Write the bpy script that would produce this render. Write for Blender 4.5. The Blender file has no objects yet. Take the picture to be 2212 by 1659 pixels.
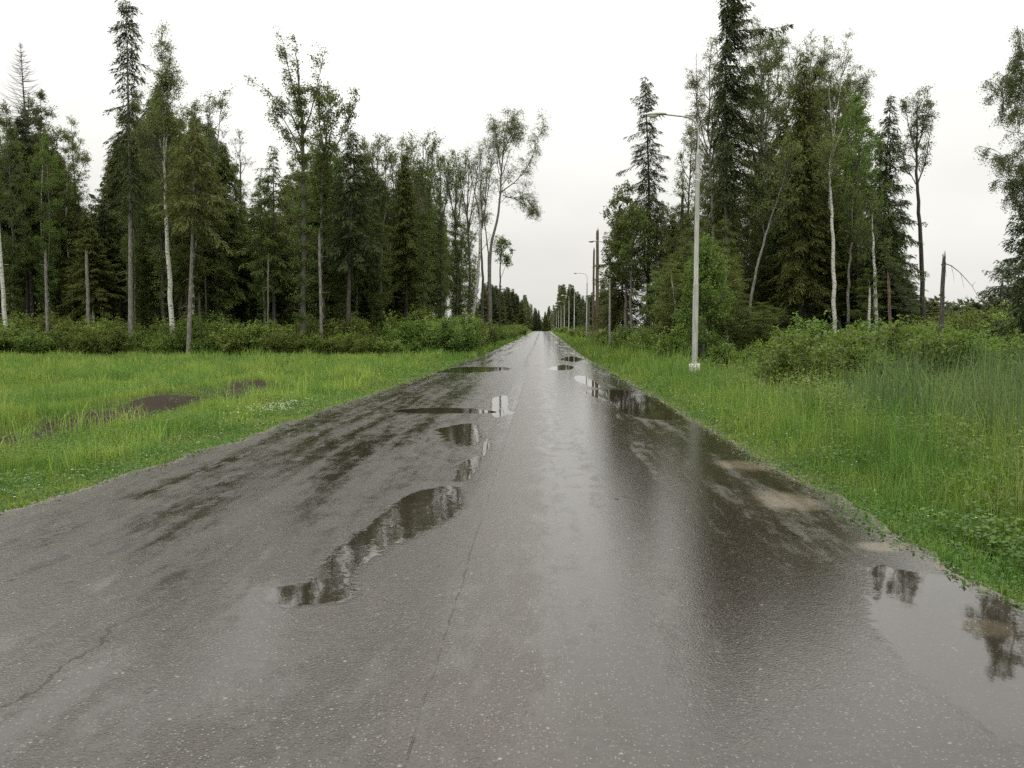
import bpy, math, random
import numpy as np
from mathutils import Vector, Matrix

# ------------------------------------------------------------------ camera, sky, light
F, CX, CY = 1843.0, 1106.0, 829.5          # focal length and centre, in the pixels of a 2212 x 1659 picture
EYE = Vector((0.0, 0.0, 1.6))
PITCH = math.atan(122.5 / F)
YAW = math.atan(64.0 / F)                  # the road's vanishing point lies right of the centre

sc = bpy.context.scene
cam_d = bpy.data.cameras.new("camera")
cam_d.sensor_width = 36.0
cam_d.lens = 36.0 * F / 2212.0
cam_d.clip_start = 0.05
cam_d.clip_end = 6000.0
cam = bpy.data.objects.new("camera", cam_d)
sc.collection.objects.link(cam)
cam.location = EYE
cam.rotation_euler = (math.pi / 2 - PITCH, 0.0, YAW)
sc.camera = cam

SUN_EL, SUN_AZ = math.radians(58), math.radians(200)
world = bpy.data.worlds.new("World")
sc.world = world
world.use_nodes = True
wn, wl = world.node_tree.nodes, world.node_tree.links
wn.clear()
w_out = wn.new("ShaderNodeOutputWorld")
w_bg = wn.new("ShaderNodeBackground")
w_sky = wn.new("ShaderNodeTexSky")
w_sky.sky_type = 'NISHITA'
w_sky.sun_disc = False
w_sky.sun_elevation = SUN_EL
w_sky.sun_rotation = SUN_AZ
w_sky.dust_density = 4.0
w_hsv = wn.new("ShaderNodeHueSaturation")
w_hsv.inputs["Saturation"].default_value = 0.15
w_tc = wn.new("ShaderNodeTexCoord")
w_sep = wn.new("ShaderNodeSeparateXYZ")
w_mul = wn.new("ShaderNodeMapping")
w_mul.inputs["Scale"].default_value = (1.0, 1.0, 2.6)
w_noise = wn.new("ShaderNodeTexNoise")
w_noise.inputs["Scale"].default_value = 2.2
w_noise.inputs["Detail"].default_value = 5.0
w_noise.inputs["Roughness"].default_value = 0.5
w_ramp = wn.new("ShaderNodeValToRGB")      # overcast cloud deck: brighter overhead than at the horizon
w_ramp.color_ramp.elements[0].position = 0.0
w_ramp.color_ramp.elements[0].color = (0.325, 0.322, 0.305, 1)
w_ramp.color_ramp.elements[1].position = 1.0
w_ramp.color_ramp.elements[1].color = (1.0, 0.985, 0.93, 1)
e = w_ramp.color_ramp.elements.new(0.18); e.color = (0.39, 0.387, 0.370, 1)
e = w_ramp.color_ramp.elements.new(0.40); e.color = (0.58, 0.575, 0.552, 1)
w_cl = wn.new("ShaderNodeMapRange")
w_cl.inputs["From Min"].default_value = 0.3; w_cl.inputs["From Max"].default_value = 0.7
w_cl.inputs["To Min"].default_value = 23.5; w_cl.inputs["To Max"].default_value = 30.0
w_sc = wn.new("ShaderNodeMix"); w_sc.data_type = 'RGBA'; w_sc.blend_type = 'MULTIPLY'
w_sc.inputs["Factor"].default_value = 1.0
w_mix = wn.new("ShaderNodeMix"); w_mix.data_type = 'RGBA'
w_mix.inputs["Factor"].default_value = 0.9
wl.new(w_tc.outputs["Generated"], w_sep.inputs[0])
wl.new(w_tc.outputs["Generated"], w_mul.inputs["Vector"])
wl.new(w_mul.outputs[0], w_noise.inputs["Vector"])
wl.new(w_sep.outputs["Z"], w_ramp.inputs["Fac"])
wl.new(w_noise.outputs["Fac"], w_cl.inputs["Value"])
wl.new(w_ramp.outputs["Color"], w_sc.inputs[6])
wl.new(w_cl.outputs[0], w_sc.inputs[7])
wl.new(w_sky.outputs[0], w_hsv.inputs["Color"])
wl.new(w_hsv.outputs[0], w_mix.inputs[6])
wl.new(w_sc.outputs[2], w_mix.inputs[7])
wl.new(w_mix.outputs[2], w_bg.inputs["Color"])
w_bg.inputs["Strength"].default_value = 0.085
wl.new(w_bg.outputs[0], w_out.inputs["Surface"])

sun_d = bpy.data.lights.new("sun", 'SUN')
sun_d.energy = 0.6
sun_d.angle = math.radians(40)
sun_d.color = (1.0, 0.97, 0.92)
sun = bpy.data.objects.new("sun", sun_d)
sc.collection.objects.link(sun)
sun.rotation_euler = (math.pi / 2 - SUN_EL, 0, math.pi - SUN_AZ)

sc.view_settings.view_transform = 'Standard'
sc.view_settings.look = 'None'
sc.view_settings.gamma = 1.0
sc.view_settings.exposure = 0.24
sc.render.engine = 'CYCLES'
cy = sc.cycles
cy.max_bounces = 6; cy.diffuse_bounces = 3; cy.glossy_bounces = 3; cy.transmission_bounces = 4
cy.transparent_max_bounces = 8; cy.volume_bounces = 0
cy.use_denoising = False
cy.use_adaptive_sampling = True
cy.adaptive_threshold = 0.01
cy.caustics_reflective = False; cy.caustics_refractive = False

# ------------------------------------------------------------------ helpers
cp, sp_, cyw, syw = math.cos(PITCH), math.sin(PITCH), math.cos(YAW), math.sin(YAW)
FW = Vector((-syw * cp, cyw * cp, -sp_))
RT = Vector((cyw, syw, 0.0))
UP = RT.cross(FW)

def ray(px, py):
    return FW + RT * ((px - CX) / F) - UP * ((py - CY) / F)

def interp(x, pts):
    return float(np.interp(x, [p[0] for p in pts], [p[1] for p in pts]))

def road_z(y):
    y = np.asarray(y, float)
    u = np.maximum(y - 320.0, 0.0)
    return np.where(u < 400, -4.3e-5 * u * u, -6.88 - 0.0344 * (u - 400))

RL = [(-20, -5.6), (0, -5.3), (7.4, -4.7), (12.9, -4.27), (25, -3.9), (55.6, -3.3), (120, -3.2), (295, -3.2), (700, -3.2)]
RR = [(-20, 2.8), (0, 2.8), (4.9, 2.8), (8.1, 2.77), (14.9, 2.67), (26, 2.55), (51, 2.3), (120, 2.6), (295, 3.2), (700, 3.2)]
def edge_l(y): return np.interp(y, [p[0] for p in RL], [p[1] for p in RL])
def edge_r(y): return np.interp(y, [p[0] for p in RR], [p[1] for p in RR])

def vnoise(x, y, seed=0):
    x = np.asarray(x, float); y = np.asarray(y, float)
    xi = np.floor(x).astype(np.int64); yi = np.floor(y).astype(np.int64)
    fx = x - xi; fy = y - yi
    fx = fx * fx * (3 - 2 * fx); fy = fy * fy * (3 - 2 * fy)
    def h(a, b):
        v = np.sin(a * 127.1 + b * 311.7 + seed * 74.7) * 43758.5453
        return v - np.floor(v)
    return (h(xi, yi) * (1 - fx) + h(xi + 1, yi) * fx) * (1 - fy) + (h(xi, yi + 1) * (1 - fx) + h(xi + 1, yi + 1) * fx) * fy

def fbm(x, y, seed=0):
    return vnoise(x, y, seed) * .55 + vnoise(x * 2.1, y * 2.1, seed + 1) * .3 + vnoise(x * 4.3, y * 4.3, seed + 2) * .15

def ground_z(x, y):
    x = np.asarray(x, float); y = np.asarray(y, float)
    dl = np.maximum(edge_l(y) - x, 0); dr = np.maximum(x - edge_r(y), 0)
    d = np.maximum(dl, dr)
    base = -0.035 - 0.05 * np.minimum(d, 1.0)
    ditch = -0.30 * np.exp(-((dr - 4.5) / 1.8) ** 2) - 0.10 * (dr > 0) * np.minimum(dr / 8, 1)
    rut = (-0.06 * np.exp(-((dl - 3.3) / 0.5) ** 2) + 0.20 * np.exp(-((dl - 4.5) / 0.7) ** 2)) * np.clip((27 - y) / 3, 0, 1)
    bumps = (fbm(x * .5, y * .5, 3) - .5) * 0.22 * np.minimum(d / 2.0, 1.0)
    return road_z(y) + base + ditch + rut + bumps

def G(px, d):
    """ground point at picture column px, forward distance y = d"""
    r = ray(px, 740)
    x = r.x / r.y * d
    return Vector((x, d, float(ground_z(x, d))))

def P(px, py, d):
    r = ray(px, py)
    return EYE + r * (d / r.y)

def R2(px, py):
    """road-plane point under a pixel (z = 0)"""
    r = ray(px, py)
    t = -EYE.z / r.z
    return (r.x * t, r.y * t)

class MB:
    def __init__(s):
        s.v = []; s.f = []; s.a = []; s.m = []; s.n = 0; s.sm = []
    def add(s, verts, faces, attr=0.5, mat=0, smooth=True):
        verts = np.asarray(verts, float).reshape(-1, 3); faces = np.asarray(faces, int)
        if faces.shape[1] == 3:
            faces = np.concatenate([faces, np.full((len(faces), 1), -1)], 1)
        s.v.append(verts); s.f.append(np.where(faces >= 0, faces + s.n, -1))
        s.a.append(np.broadcast_to(np.asarray(attr, float), (len(verts),)))
        s.m.append(np.full(len(faces), mat)); s.sm.append(np.full(len(faces), smooth))
        s.n += len(verts)
    def tube(s, pts, radii, n=6, attr=0.5, mat=0, cap=False):
        pts = np.asarray(pts, float); radii = np.broadcast_to(np.asarray(radii, float), (len(pts),))
        t = np.gradient(pts, axis=0); t /= np.linalg.norm(t, axis=1)[:, None] + 1e-9
        ref = np.array([0, 0, 1.0]) if abs(t[0][2]) < .9 else np.array([1.0, 0, 0])
        a = np.cross(t, ref); a /= np.linalg.norm(a, axis=1)[:, None] + 1e-9
        b = np.cross(t, a)
        ang = np.arange(n) * 2 * np.pi / n
        ring = pts[:, None, :] + radii[:, None, None] * (np.cos(ang)[None, :, None] * a[:, None, :] + np.sin(ang)[None, :, None] * b[:, None, :])
        i = np.arange(len(pts) - 1)[:, None] * n; j = np.arange(n)[None, :]; k = (j + 1) % n
        f = np.stack([i + j, i + k, i + n + k, i + n + j], -1).reshape(-1, 4)
        s.add(ring.reshape(-1, 3), f, attr, mat)
        if cap:
            c = np.vstack([ring[-1], pts[-1:]])
            s.add(c, np.stack([np.arange(n), (np.arange(n) + 1) % n, np.full(n, n)], -1), attr, mat, False)
    def leaves(s, c, d, w, l, wd, attr, mat=0):
        """diamond leaves: base c, unit direction d, unit width vector w, lengths l, widths wd"""
        l = np.asarray(l)[:, None]; wd = np.asarray(wd)[:, None]
        v = np.stack([c, c + d * l * .45 + w * wd * .5, c + d * l, c + d * l * .45 - w * wd * .5], 1).reshape(-1, 3)
        n = len(c)
        f = np.arange(4 * n).reshape(n, 4)
        s.add(v, f, np.repeat(attr, 4), mat, False)
    def mesh(s, name, mats):
        me = bpy.data.meshes.new(name)
        v = np.concatenate(s.v).astype(np.float32); f = np.concatenate(s.f)
        tot = np.where(f[:, 3] < 0, 3, 4)
        start = np.concatenate([[0], np.cumsum(tot)[:-1]])
        idx = f.reshape(-1); idx = idx[idx >= 0]
        me.vertices.add(len(v)); me.vertices.foreach_set("co", v.reshape(-1))
        me.loops.add(len(idx)); me.loops.foreach_set("vertex_index", idx.astype(np.int32))
        me.polygons.add(len(f)); me.polygons.foreach_set("loop_start", start.astype(np.int32))
        me.polygons.foreach_set("material_index", np.concatenate(s.m).astype(np.int32))
        me.polygons.foreach_set("use_smooth", np.concatenate(s.sm).astype(bool))
        at = me.attributes.new("v", 'FLOAT', 'POINT')
        at.data.foreach_set("value", np.concatenate(s.a).astype(np.float32))
        for m in mats: me.materials.append(m)
        me.update(calc_edges=True)
        return me

def link(name, data, parent=None, loc=None):
    o = bpy.data.objects.new(name, data)
    sc.collection.objects.link(o)
    if parent: o.parent = parent
    if loc is not None: o.location = loc
    return o

def tag(o, label=None, cat=None, group=None, kind=None):
    if label: o["label"] = label
    if cat: o["category"] = cat
    if group: o["group"] = group
    if kind: o["kind"] = kind
    return o

# ------------------------------------------------------------------ materials
def new_mat(name):
    m = bpy.data.materials.new(name); m.use_nodes = True
    nt = m.node_tree; nt.nodes.clear()
    out = nt.nodes.new("ShaderNodeOutputMaterial")
    return m, nt, out

def nd(nt, typ, **kw):
    n = nt.nodes.new(typ)
    for k, v in kw.items(): setattr(n, k, v)
    return n

def put(nt, sock, val):
    if isinstance(val, bpy.types.NodeSocket): nt.links.new(val, sock)
    elif val is not None: sock.default_value = val

def mth(nt, op, a, b=None, c=None, clamp=False):
    n = nd(nt, "ShaderNodeMath", operation=op, use_clamp=clamp)
    put(nt, n.inputs[0], a)
    if b is not None: put(nt, n.inputs[1], b)
    if c is not None: put(nt, n.inputs[2], c)
    return n.outputs[0]

def mapr(nt, v, a, b, c=0.0, d=1.0):
    n = nd(nt, "ShaderNodeMapRange", interpolation_type='SMOOTHSTEP')
    put(nt, n.inputs[0], v)
    for i, x in enumerate((a, b, c, d)): put(nt, n.inputs[i + 1], x)
    return n.outputs[0]

def mixc(nt, f, a, b, blend='MIX'):
    n = nd(nt, "ShaderNodeMix", data_type='RGBA', blend_type=blend)
    put(nt, n.inputs[0], f)
    put(nt, n.inputs[6], a if isinstance(a, bpy.types.NodeSocket) else (*a, 1))
    put(nt, n.inputs[7], b if isinstance(b, bpy.types.NodeSocket) else (*b, 1))
    return n.outputs[2]

def noise(nt, vec, scale, detail=3.0, rough=0.55, sca=None):
    if sca:
        mp = nd(nt, "ShaderNodeMapping"); mp.inputs["Scale"].default_value = sca
        put(nt, mp.inputs["Vector"], vec); vec = mp.outputs[0]
    n = nd(nt, "ShaderNodeTexNoise"); put(nt, n.inputs["Vector"], vec)
    n.inputs["Scale"].default_value = scale; n.inputs["Detail"].default_value = detail
    n.inputs["Roughness"].default_value = rough
    return n.outputs["Fac"]

def leaf_mat(name, dark, light, trans=0.35, gloss=0.25, vary=0.25, patch=None):
    m, nt, out = new_mat(name)
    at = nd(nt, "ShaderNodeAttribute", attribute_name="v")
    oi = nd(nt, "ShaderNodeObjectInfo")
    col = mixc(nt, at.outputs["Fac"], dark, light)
    if patch:
        geo = nd(nt, "ShaderNodeNewGeometry")
        nz = mapr(nt, noise(nt, geo.outputs["Position"], patch[0], 3), .38, .62)
        col = mixc(nt, nz, col, patch[1], 'MULTIPLY')
    hs = nd(nt, "ShaderNodeHueSaturation")
    put(nt, hs.inputs["Hue"], mth(nt, 'MULTIPLY_ADD', oi.outputs["Random"], 0.03, 0.485))
    put(nt, hs.inputs["Value"], mth(nt, 'MULTIPLY_ADD', oi.outputs["Random"], vary, 1.0 - vary * .5))
    put(nt, hs.inputs["Color"], col)
    col = hs.outputs[0]
    pb = nd(nt, "ShaderNodeBsdfPrincipled")
    put(nt, pb.inputs["Base Color"], col); pb.inputs["Roughness"].default_value = 0.5
    pb.inputs["Specular IOR Level"].default_value = gloss
    tr = nd(nt, "ShaderNodeBsdfTranslucent")
    put(nt, tr.inputs["Color"], mixc(nt, 1.0, col, (1.25, 1.3, .7), 'MULTIPLY'))
    mx = nd(nt, "ShaderNodeMixShader"); mx.inputs[0].default_value = trans
    nt.links.new(pb.outputs[0], mx.inputs[1]); nt.links.new(tr.outputs[0], mx.inputs[2])
    nt.links.new(mx.outputs[0], out.inputs["Surface"])
    return m

def bark_mat(name, dark, light, sca=(6, 6, 1.2), marks=None, rough=0.75):
    m, nt, out = new_mat(name)
    tc = nd(nt, "ShaderNodeTexCoord")
    n1 = mapr(nt, noise(nt, tc.outputs["Object"], 3.0, 5, .65, sca), .35, .65)
    col = mixc(nt, n1, dark, light)
    if marks:
        n2 = mapr(nt, noise(nt, tc.outputs["Object"], 2.0, 4, .6, (2.5, 2.5, 9)), marks[1], marks[1] + .05)
        col = mixc(nt, n2, col, marks[0])
    pb = nd(nt, "ShaderNodeBsdfPrincipled")
    put(nt, pb.inputs["Base Color"], col); pb.inputs["Roughness"].default_value = rough
    bp = nd(nt, "ShaderNodeBump"); bp.inputs["Strength"].default_value = .6 if rough > .6 else .05; bp.inputs["Distance"].default_value = .02
    put(nt, bp.inputs["Height"], n1); nt.links.new(bp.outputs[0], pb.inputs["Normal"])
    nt.links.new(pb.outputs[0], out.inputs["Surface"])
    return m

def plain_mat(name, col, rough=.5, metal=0.0, var=0.12):
    m, nt, out = new_mat(name)
    tc = nd(nt, "ShaderNodeTexCoord")
    n1 = noise(nt, tc.outputs["Object"], 5.0, 5)
    c = mixc(nt, n1, tuple(x * (1 - var) for x in col), tuple(min(1, x * (1 + var)) for x in col))
    pb = nd(nt, "ShaderNodeBsdfPrincipled")
    put(nt, pb.inputs["Base Color"], c); pb.inputs["Roughness"].default_value = rough
    pb.inputs["Metallic"].default_value = metal
    nt.links.new(pb.outputs[0], out.inputs["Surface"])
    return m

M = {}
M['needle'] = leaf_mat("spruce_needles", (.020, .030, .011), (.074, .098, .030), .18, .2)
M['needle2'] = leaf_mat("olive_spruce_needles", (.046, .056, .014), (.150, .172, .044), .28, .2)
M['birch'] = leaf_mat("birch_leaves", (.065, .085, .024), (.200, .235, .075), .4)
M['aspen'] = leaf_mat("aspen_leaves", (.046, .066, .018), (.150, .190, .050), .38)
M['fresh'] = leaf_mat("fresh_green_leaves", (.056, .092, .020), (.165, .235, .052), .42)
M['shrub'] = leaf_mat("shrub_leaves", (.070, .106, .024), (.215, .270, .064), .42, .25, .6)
M['grass'] = leaf_mat("meadow_grass_blades", (.090, .150, .030), (.345, .430, .100), .42, .3, 0.0, (.55, (.55, .78, .75)))
M['reed'] = leaf_mat("reed_blades", (.055, .100, .040), (.160, .225, .090), .35, .3, 0.0, (.5, (.75, .85, .85)))
M['herb'] = leaf_mat("verge_herb_leaves", (.050, .100, .018), (.140, .225, .045), .35, .3, 0.0, (.8, (.8, .9, .8)))
M['straw'] = leaf_mat("dry_straw_stems", (.22, .19, .09), (.42, .38, .20), .2, .2, 0.0)
M['white_petal'] = plain_mat("white_petals", (.75, .75, .68), .6)
M['yellow_petal'] = plain_mat("yellow_petals", (.75, .55, .03), .5)
M['bark'] = bark_mat("grey_brown_bark", (.030, .026, .020), (.105, .095, .078))
M['bark_pale'] = bark_mat("pale_grey_bark", (.085, .078, .064), (.23, .215, .18))
M['bark_dark'] = bark_mat("wet_dark_bark", (.018, .015, .012), (.055, .047, .038))
M['bark_orange'] = bark_mat("peeled_orange_wood", (.055, .036, .024), (.160, .110, .072))
M['bark_birch'] = bark_mat("white_birch_bark", (.36, .35, .31), (.66, .65, .59), (2, 2, 6), ((.035, .03, .025), .56))
M['twig'] = bark_mat("thin_grey_twigs", (.035, .03, .025), (.09, .08, .065))
M['galv'] = bark_mat("weathered_galvanised_steel", (.25, .25, .225), (.43, .43, .40), (5, 5, .5), rough=.55)
M['lamp_grey'] = plain_mat("pale_lamp_housing", (.62, .62, .57), .45)
M['lens'] = plain_mat("cloudy_lamp_lens", (.66, .67, .60), .15)
M['concrete'] = plain_mat("whitewashed_concrete", (.66, .64, .58), .8, 0, .2)
M['tape'] = plain_mat("white_tape", (.78, .78, .74), .6)

# ground
def ground_material():
    m, nt, out = new_mat("ground_soil_and_turf")
    geo = nd(nt, "ShaderNodeNewGeometry"); pos = geo.outputs["Position"]
    a_e = nd(nt, "ShaderNodeAttribute", attribute_name="edge")
    a_d = nd(nt, "ShaderNodeAttribute", attribute_name="dirt")
    n1 = noise(nt, pos, .6, 4); n2 = noise(nt, pos, 9, 5); n3 = noise(nt, pos, 60, 3)
    turf = mixc(nt, mapr(nt, n1, .35, .65), (.045, .075, .014), (.080, .115, .022))
    turf = mixc(nt, mapr(nt, n2, .3, .7), turf, (.028, .040, .012))
    sand = mixc(nt, n3, (.085, .070, .048), (.20, .165, .115))
    soil = mixc(nt, n3, (.012, .008, .005), (.048, .033, .021))
    fe = mth(nt, 'ADD', a_e.outputs["Fac"], mth(nt, 'MULTIPLY', mth(nt, 'SUBTRACT', n2, .5), .5))
    fe = mapr(nt, fe, -.06, .16, .85, 0.0)
    fd = mapr(nt, mth(nt, 'ADD', a_d.outputs["Fac"], mth(nt, 'MULTIPLY', mth(nt, 'SUBTRACT', n2, .5), .6)), .35, .6)
    c = mixc(nt, fd, turf, soil); c = mixc(nt, fe, c, sand)
    pb = nd(nt, "ShaderNodeBsdfPrincipled")
    put(nt, pb.inputs["Base Color"], c); pb.inputs["Roughness"].default_value = .9; pb.inputs["Specular IOR Level"].default_value = .2
    bp = nd(nt, "ShaderNodeBump"); bp.inputs["Strength"].default_value = .8; bp.inputs["Distance"].default_value = .03
    put(nt, bp.inputs["Height"], n3); nt.links.new(bp.outputs[0], pb.inputs["Normal"])
    nt.links.new(pb.outputs[0], out.inputs["Surface"])
    return m

def ellipse(nt, pos, cx, cy_, rx, ry, wob, soft=.25):
    sep = nd(nt, "ShaderNodeSeparateXYZ"); put(nt, sep.inputs[0], pos)
    a = mth(nt, 'DIVIDE', mth(nt, 'SUBTRACT', sep.outputs[0], cx), rx)
    b = mth(nt, 'DIVIDE', mth(nt, 'SUBTRACT', sep.outputs[1], cy_), ry)
    r = mth(nt, 'SQRT', mth(nt, 'ADD', mth(nt, 'MULTIPLY', a, a), mth(nt, 'MULTIPLY', b, b)))
    r = mth(nt, 'ADD', r, mth(nt, 'MULTIPLY', mth(nt, 'SUBTRACT', wob, .5), 1.6))
    return mapr(nt, r, 1.0 - soft, 1.0 + soft, 1.0, 0.0)

def line_mask(nt, x, x0, wob, amp, w):
    d = mth(nt, 'ABSOLUTE', mth(nt, 'SUBTRACT', mth(nt, 'SUBTRACT', x, x0), mth(nt, 'MULTIPLY', mth(nt, 'SUBTRACT', wob, .5), amp)))
    return mapr(nt, d, w * .5, w, 1.0, 0.0)

def road_material(puddle=False):
    m, nt, out = new_mat("rain_puddle_water" if puddle else "wet_worn_asphalt")
    geo = nd(nt, "ShaderNodeNewGeometry"); pos = geo.outputs["Position"]
    sep = nd(nt, "ShaderNodeSeparateXYZ"); put(nt, sep.inputs[0], pos)
    X, Y = sep.outputs[0], sep.outputs[1]
    fine = noise(nt, pos, 75, 3, .7)
    mid = noise(nt, pos, 14, 5, .6)
    big = noise(nt, pos, .55, 4, .55)
    long_ = noise(nt, pos, 1.0, 5, .6, (2.2, .16, 1))
    wide = noise(nt, pos, 1.0, 4, .6, (.5, 1.6, 1))
    vor = nd(nt, "ShaderNodeTexVoronoi"); vor.inputs["Scale"].default_value = 75; vor.inputs["Randomness"].default_value = 1.0; put(nt, vor.inputs["Vector"], pos)
    vsep = nd(nt, "ShaderNodeSeparateColor"); put(nt, vsep.inputs[0], vor.outputs["Color"])
    vor2 = nd(nt, "ShaderNodeTexVoronoi"); vor2.inputs["Scale"].default_value = 33; put(nt, vor2.inputs["Vector"], pos)
    v2sep = nd(nt, "ShaderNodeSeparateColor"); put(nt, v2sep.inputs[0], vor2.outputs["Color"])
    stone = mth(nt, 'MULTIPLY', mapr(nt, vsep.outputs[0], .45, .9), mapr(nt, mth(nt, 'ADD', vor.outputs["Distance"], mth(nt, 'MULTIPLY', vsep.outputs[1], .25)), .30, .50, 1.0, 0.0))
    stone2 = mth(nt, 'MULTIPLY', mapr(nt, v2sep.outputs[0], .90, 1.0), mapr(nt, mth(nt, 'ADD', vor2.outputs["Distance"], mth(nt, 'MULTIPLY', v2sep.outputs[1], .3)), .25, .42, 1.0, 0.0))
    stone = mth(nt, 'MULTIPLY', mth(nt, 'MAXIMUM', mth(nt, 'MULTIPLY', stone, .75), stone2), mapr(nt, mid, .22, .55))
    base = mixc(nt, mapr(nt, big, .35, .65), (.046, .033, .024), (.072, .053, .039))
    base = mixc(nt, mapr(nt, long_, .35, .7), base, (.040, .031, .022))
    base = mixc(nt, mapr(nt, mid, .3, .75), base, (.024, .019, .014))
    lane = mapr(nt, mth(nt, 'ABSOLUTE', mth(nt, 'SUBTRACT', X, -.25)), .2, .5, 1.0, 0.0)
    base = mixc(nt, mth(nt, 'MULTIPLY', lane, .4), base, (.085, .064, .055))
    base = mixc(nt, mth(nt, 'MULTIPLY', mapr(nt, fine, .40, .62), .7), base, (.015, .013, .011))
    base = mixc(nt, mth(nt, 'MULTIPLY', stone, .9), base, (.26, .235, .20))
    # sand washed onto the edges
    e_at = nd(nt, "ShaderNodeAttribute", attribute_name="edge")
    sandf = mapr(nt, mth(nt, 'ADD', e_at.outputs["Fac"], mth(nt, 'MULTIPLY', mth(nt, 'SUBTRACT', mid, .5), .55)), -.04, .12, .5, 0.0)
    wig = mth(nt, 'ADD', mth(nt, 'MULTIPLY', noise(nt, pos, 4.5, 6, .75), .8), .1)
    for (px, py, rx, ry) in ((1700, 1082, .26, .42), (1905, 1181, .16, .14), (2130, 1355, .13, .13), (1610, 1005, .30, .35)):
        x0, y0 = R2(px, py)
        sandf = mth(nt, 'MAXIMUM', sandf, mth(nt, 'MULTIPLY', ellipse(nt, pos, x0, y0, rx, ry, wig, .45), .5))
    base = mixc(nt, sandf, base, (.23, .185, .135))
    # cracks and the paving joint
    wob = noise(nt, pos, 1.3, 6, .7)
    wob2 = noise(nt, pos, 3.0, 4, .6)
    cr1 = mth(nt, 'MULTIPLY', line_mask(nt, X, -2.23, wob, .62, .012), mapr(nt, Y, 6.3, 7.0, 1.0, 0.0))
    seam = mth(nt, 'MULTIPLY', line_mask(nt, X, -.50, wob, .06, .006), mapr(nt, noise(nt, pos, 9, 5), .42, .66, .08, .5))
    seam2 = mth(nt, 'MULTIPLY', mth(nt, 'MULTIPLY', line_mask(nt, X, 1.55, wob2, .16, .018), mapr(nt, noise(nt, pos, 2.3, 3), .5, .56)), mapr(nt, Y, 5.5, 8.0, 0.0, .35))
    ruts = 0.0
    for k, x0 in enumerate((-3.0, -3.35, -3.75, -4.1)):
        l = mth(nt, 'MULTIPLY', line_mask(nt, X, x0, wob, .7, .035), mapr(nt, noise(nt, pos, 1.7 + k * .3, 4), .50, .60))
        ruts = l if k == 0 else mth(nt, 'MAXIMUM', ruts, l)
    cracks = mth(nt, 'MAXIMUM', mth(nt, 'MAXIMUM', cr1, seam), mth(nt, 'MAXIMUM', seam2, ruts))
    base = mixc(nt, mth(nt, 'MULTIPLY', cracks, .97), base, (.006, .005, .005))
    # wetness: wheel tracks, the smooth joint strip, sheets of water at the edges
    strip = mth(nt, 'MULTIPLY', mapr(nt, mth(nt, 'ABSOLUTE', mth(nt, 'SUBTRACT', X, -.66)), .12, .16, 1.0, 0.0), mapr(nt, Y, 7.2, 8.5))
    trk = mapr(nt, mth(nt, 'ABSOLUTE', mth(nt, 'SUBTRACT', X, .60)), .25, .85, 1.0, 0.0)
    trk2 = mapr(nt, mth(nt, 'ABSOLUTE', mth(nt, 'SUBTRACT', X, 1.75)), .5, 1.2, 1.0, 0.0)
    trk3 = mapr(nt, mth(nt, 'ABSOLUTE', mth(nt, 'SUBTRACT', X, -2.9)), .7, 1.5, 1.0, 0.0)
    wide2 = noise(nt, pos, 1.0, 7, .72, (3.0, .55, 1))
    wet = mth(nt, 'ADD', mth(nt, 'MULTIPLY', mapr(nt, mth(nt, 'MULTIPLY', mth(nt, 'ADD', wide2, long_), .5), .34, .70), .62), mth(nt, 'MULTIPLY', trk, .66))
    grit = noise(nt, pos, 1.0, 6, .75, (5.5, 2.2, 1))
    wet = mth(nt, 'ADD', wet, mth(nt, 'MULTIPLY', mth(nt, 'SUBTRACT', mapr(nt, grit, .36, .66), .42), .55))
    wet = mth(nt, 'ADD', wet, mth(nt, 'MULTIPLY', mth(nt, 'MULTIPLY', trk2, mapr(nt, long_, .20, .62)), .85))
    wet = mth(nt, 'ADD', wet, mth(nt, 'MULTIPLY', mth(nt, 'MULTIPLY', trk3, mapr(nt, long_, .35, .65)), .45))
    wet = mth(nt, 'ADD', wet, mth(nt, 'MULTIPLY', strip, .5), clamp=True)
    for (px, py, rx_, ry_) in ((500, 1420, .42, .75), (2050, 1530, .50, .60), (620, 1290, .3, .3)):
        x0, y0 = R2(px, py)
        wet = mth(nt, 'ADD', wet, mth(nt, 'MULTIPLY', ellipse(nt, pos, x0, y0, rx_, ry_, wig, .6), .7), clamp=True)
    wet = mth(nt, 'MULTIPLY', wet, mth(nt, 'SUBTRACT', 1.0, mth(nt, 'MULTIPLY', sandf, .7)))
    pb = nd(nt, "ShaderNodeBsdfPrincipled")
    base = mixc(nt, mth(nt, 'MULTIPLY', wet, .45), base, mixc(nt, 1.0, base, (.45, .42, .36), 'MULTIPLY'))
    bp = nd(nt, "ShaderNodeBump"); bp.inputs["Distance"].default_value = .005
    rough = mth(nt, 'ADD', mapr(nt, wet, 0, 1, .27, .085), mth(nt, 'MULTIPLY', cracks, .35))
    h = mth(nt, 'ADD', mth(nt, 'MULTIPLY', fine, .6), mth(nt, 'ADD', mth(nt, 'MULTIPLY', vor.outputs["Distance"], .35), mth(nt, 'MULTIPLY', mid, .5)))
    h = mth(nt, 'SUBTRACT', h, mth(nt, 'MULTIPLY', cracks, 1.5))
    strength = mapr(nt, wet, 0, 1, 1.0, .22)
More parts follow.
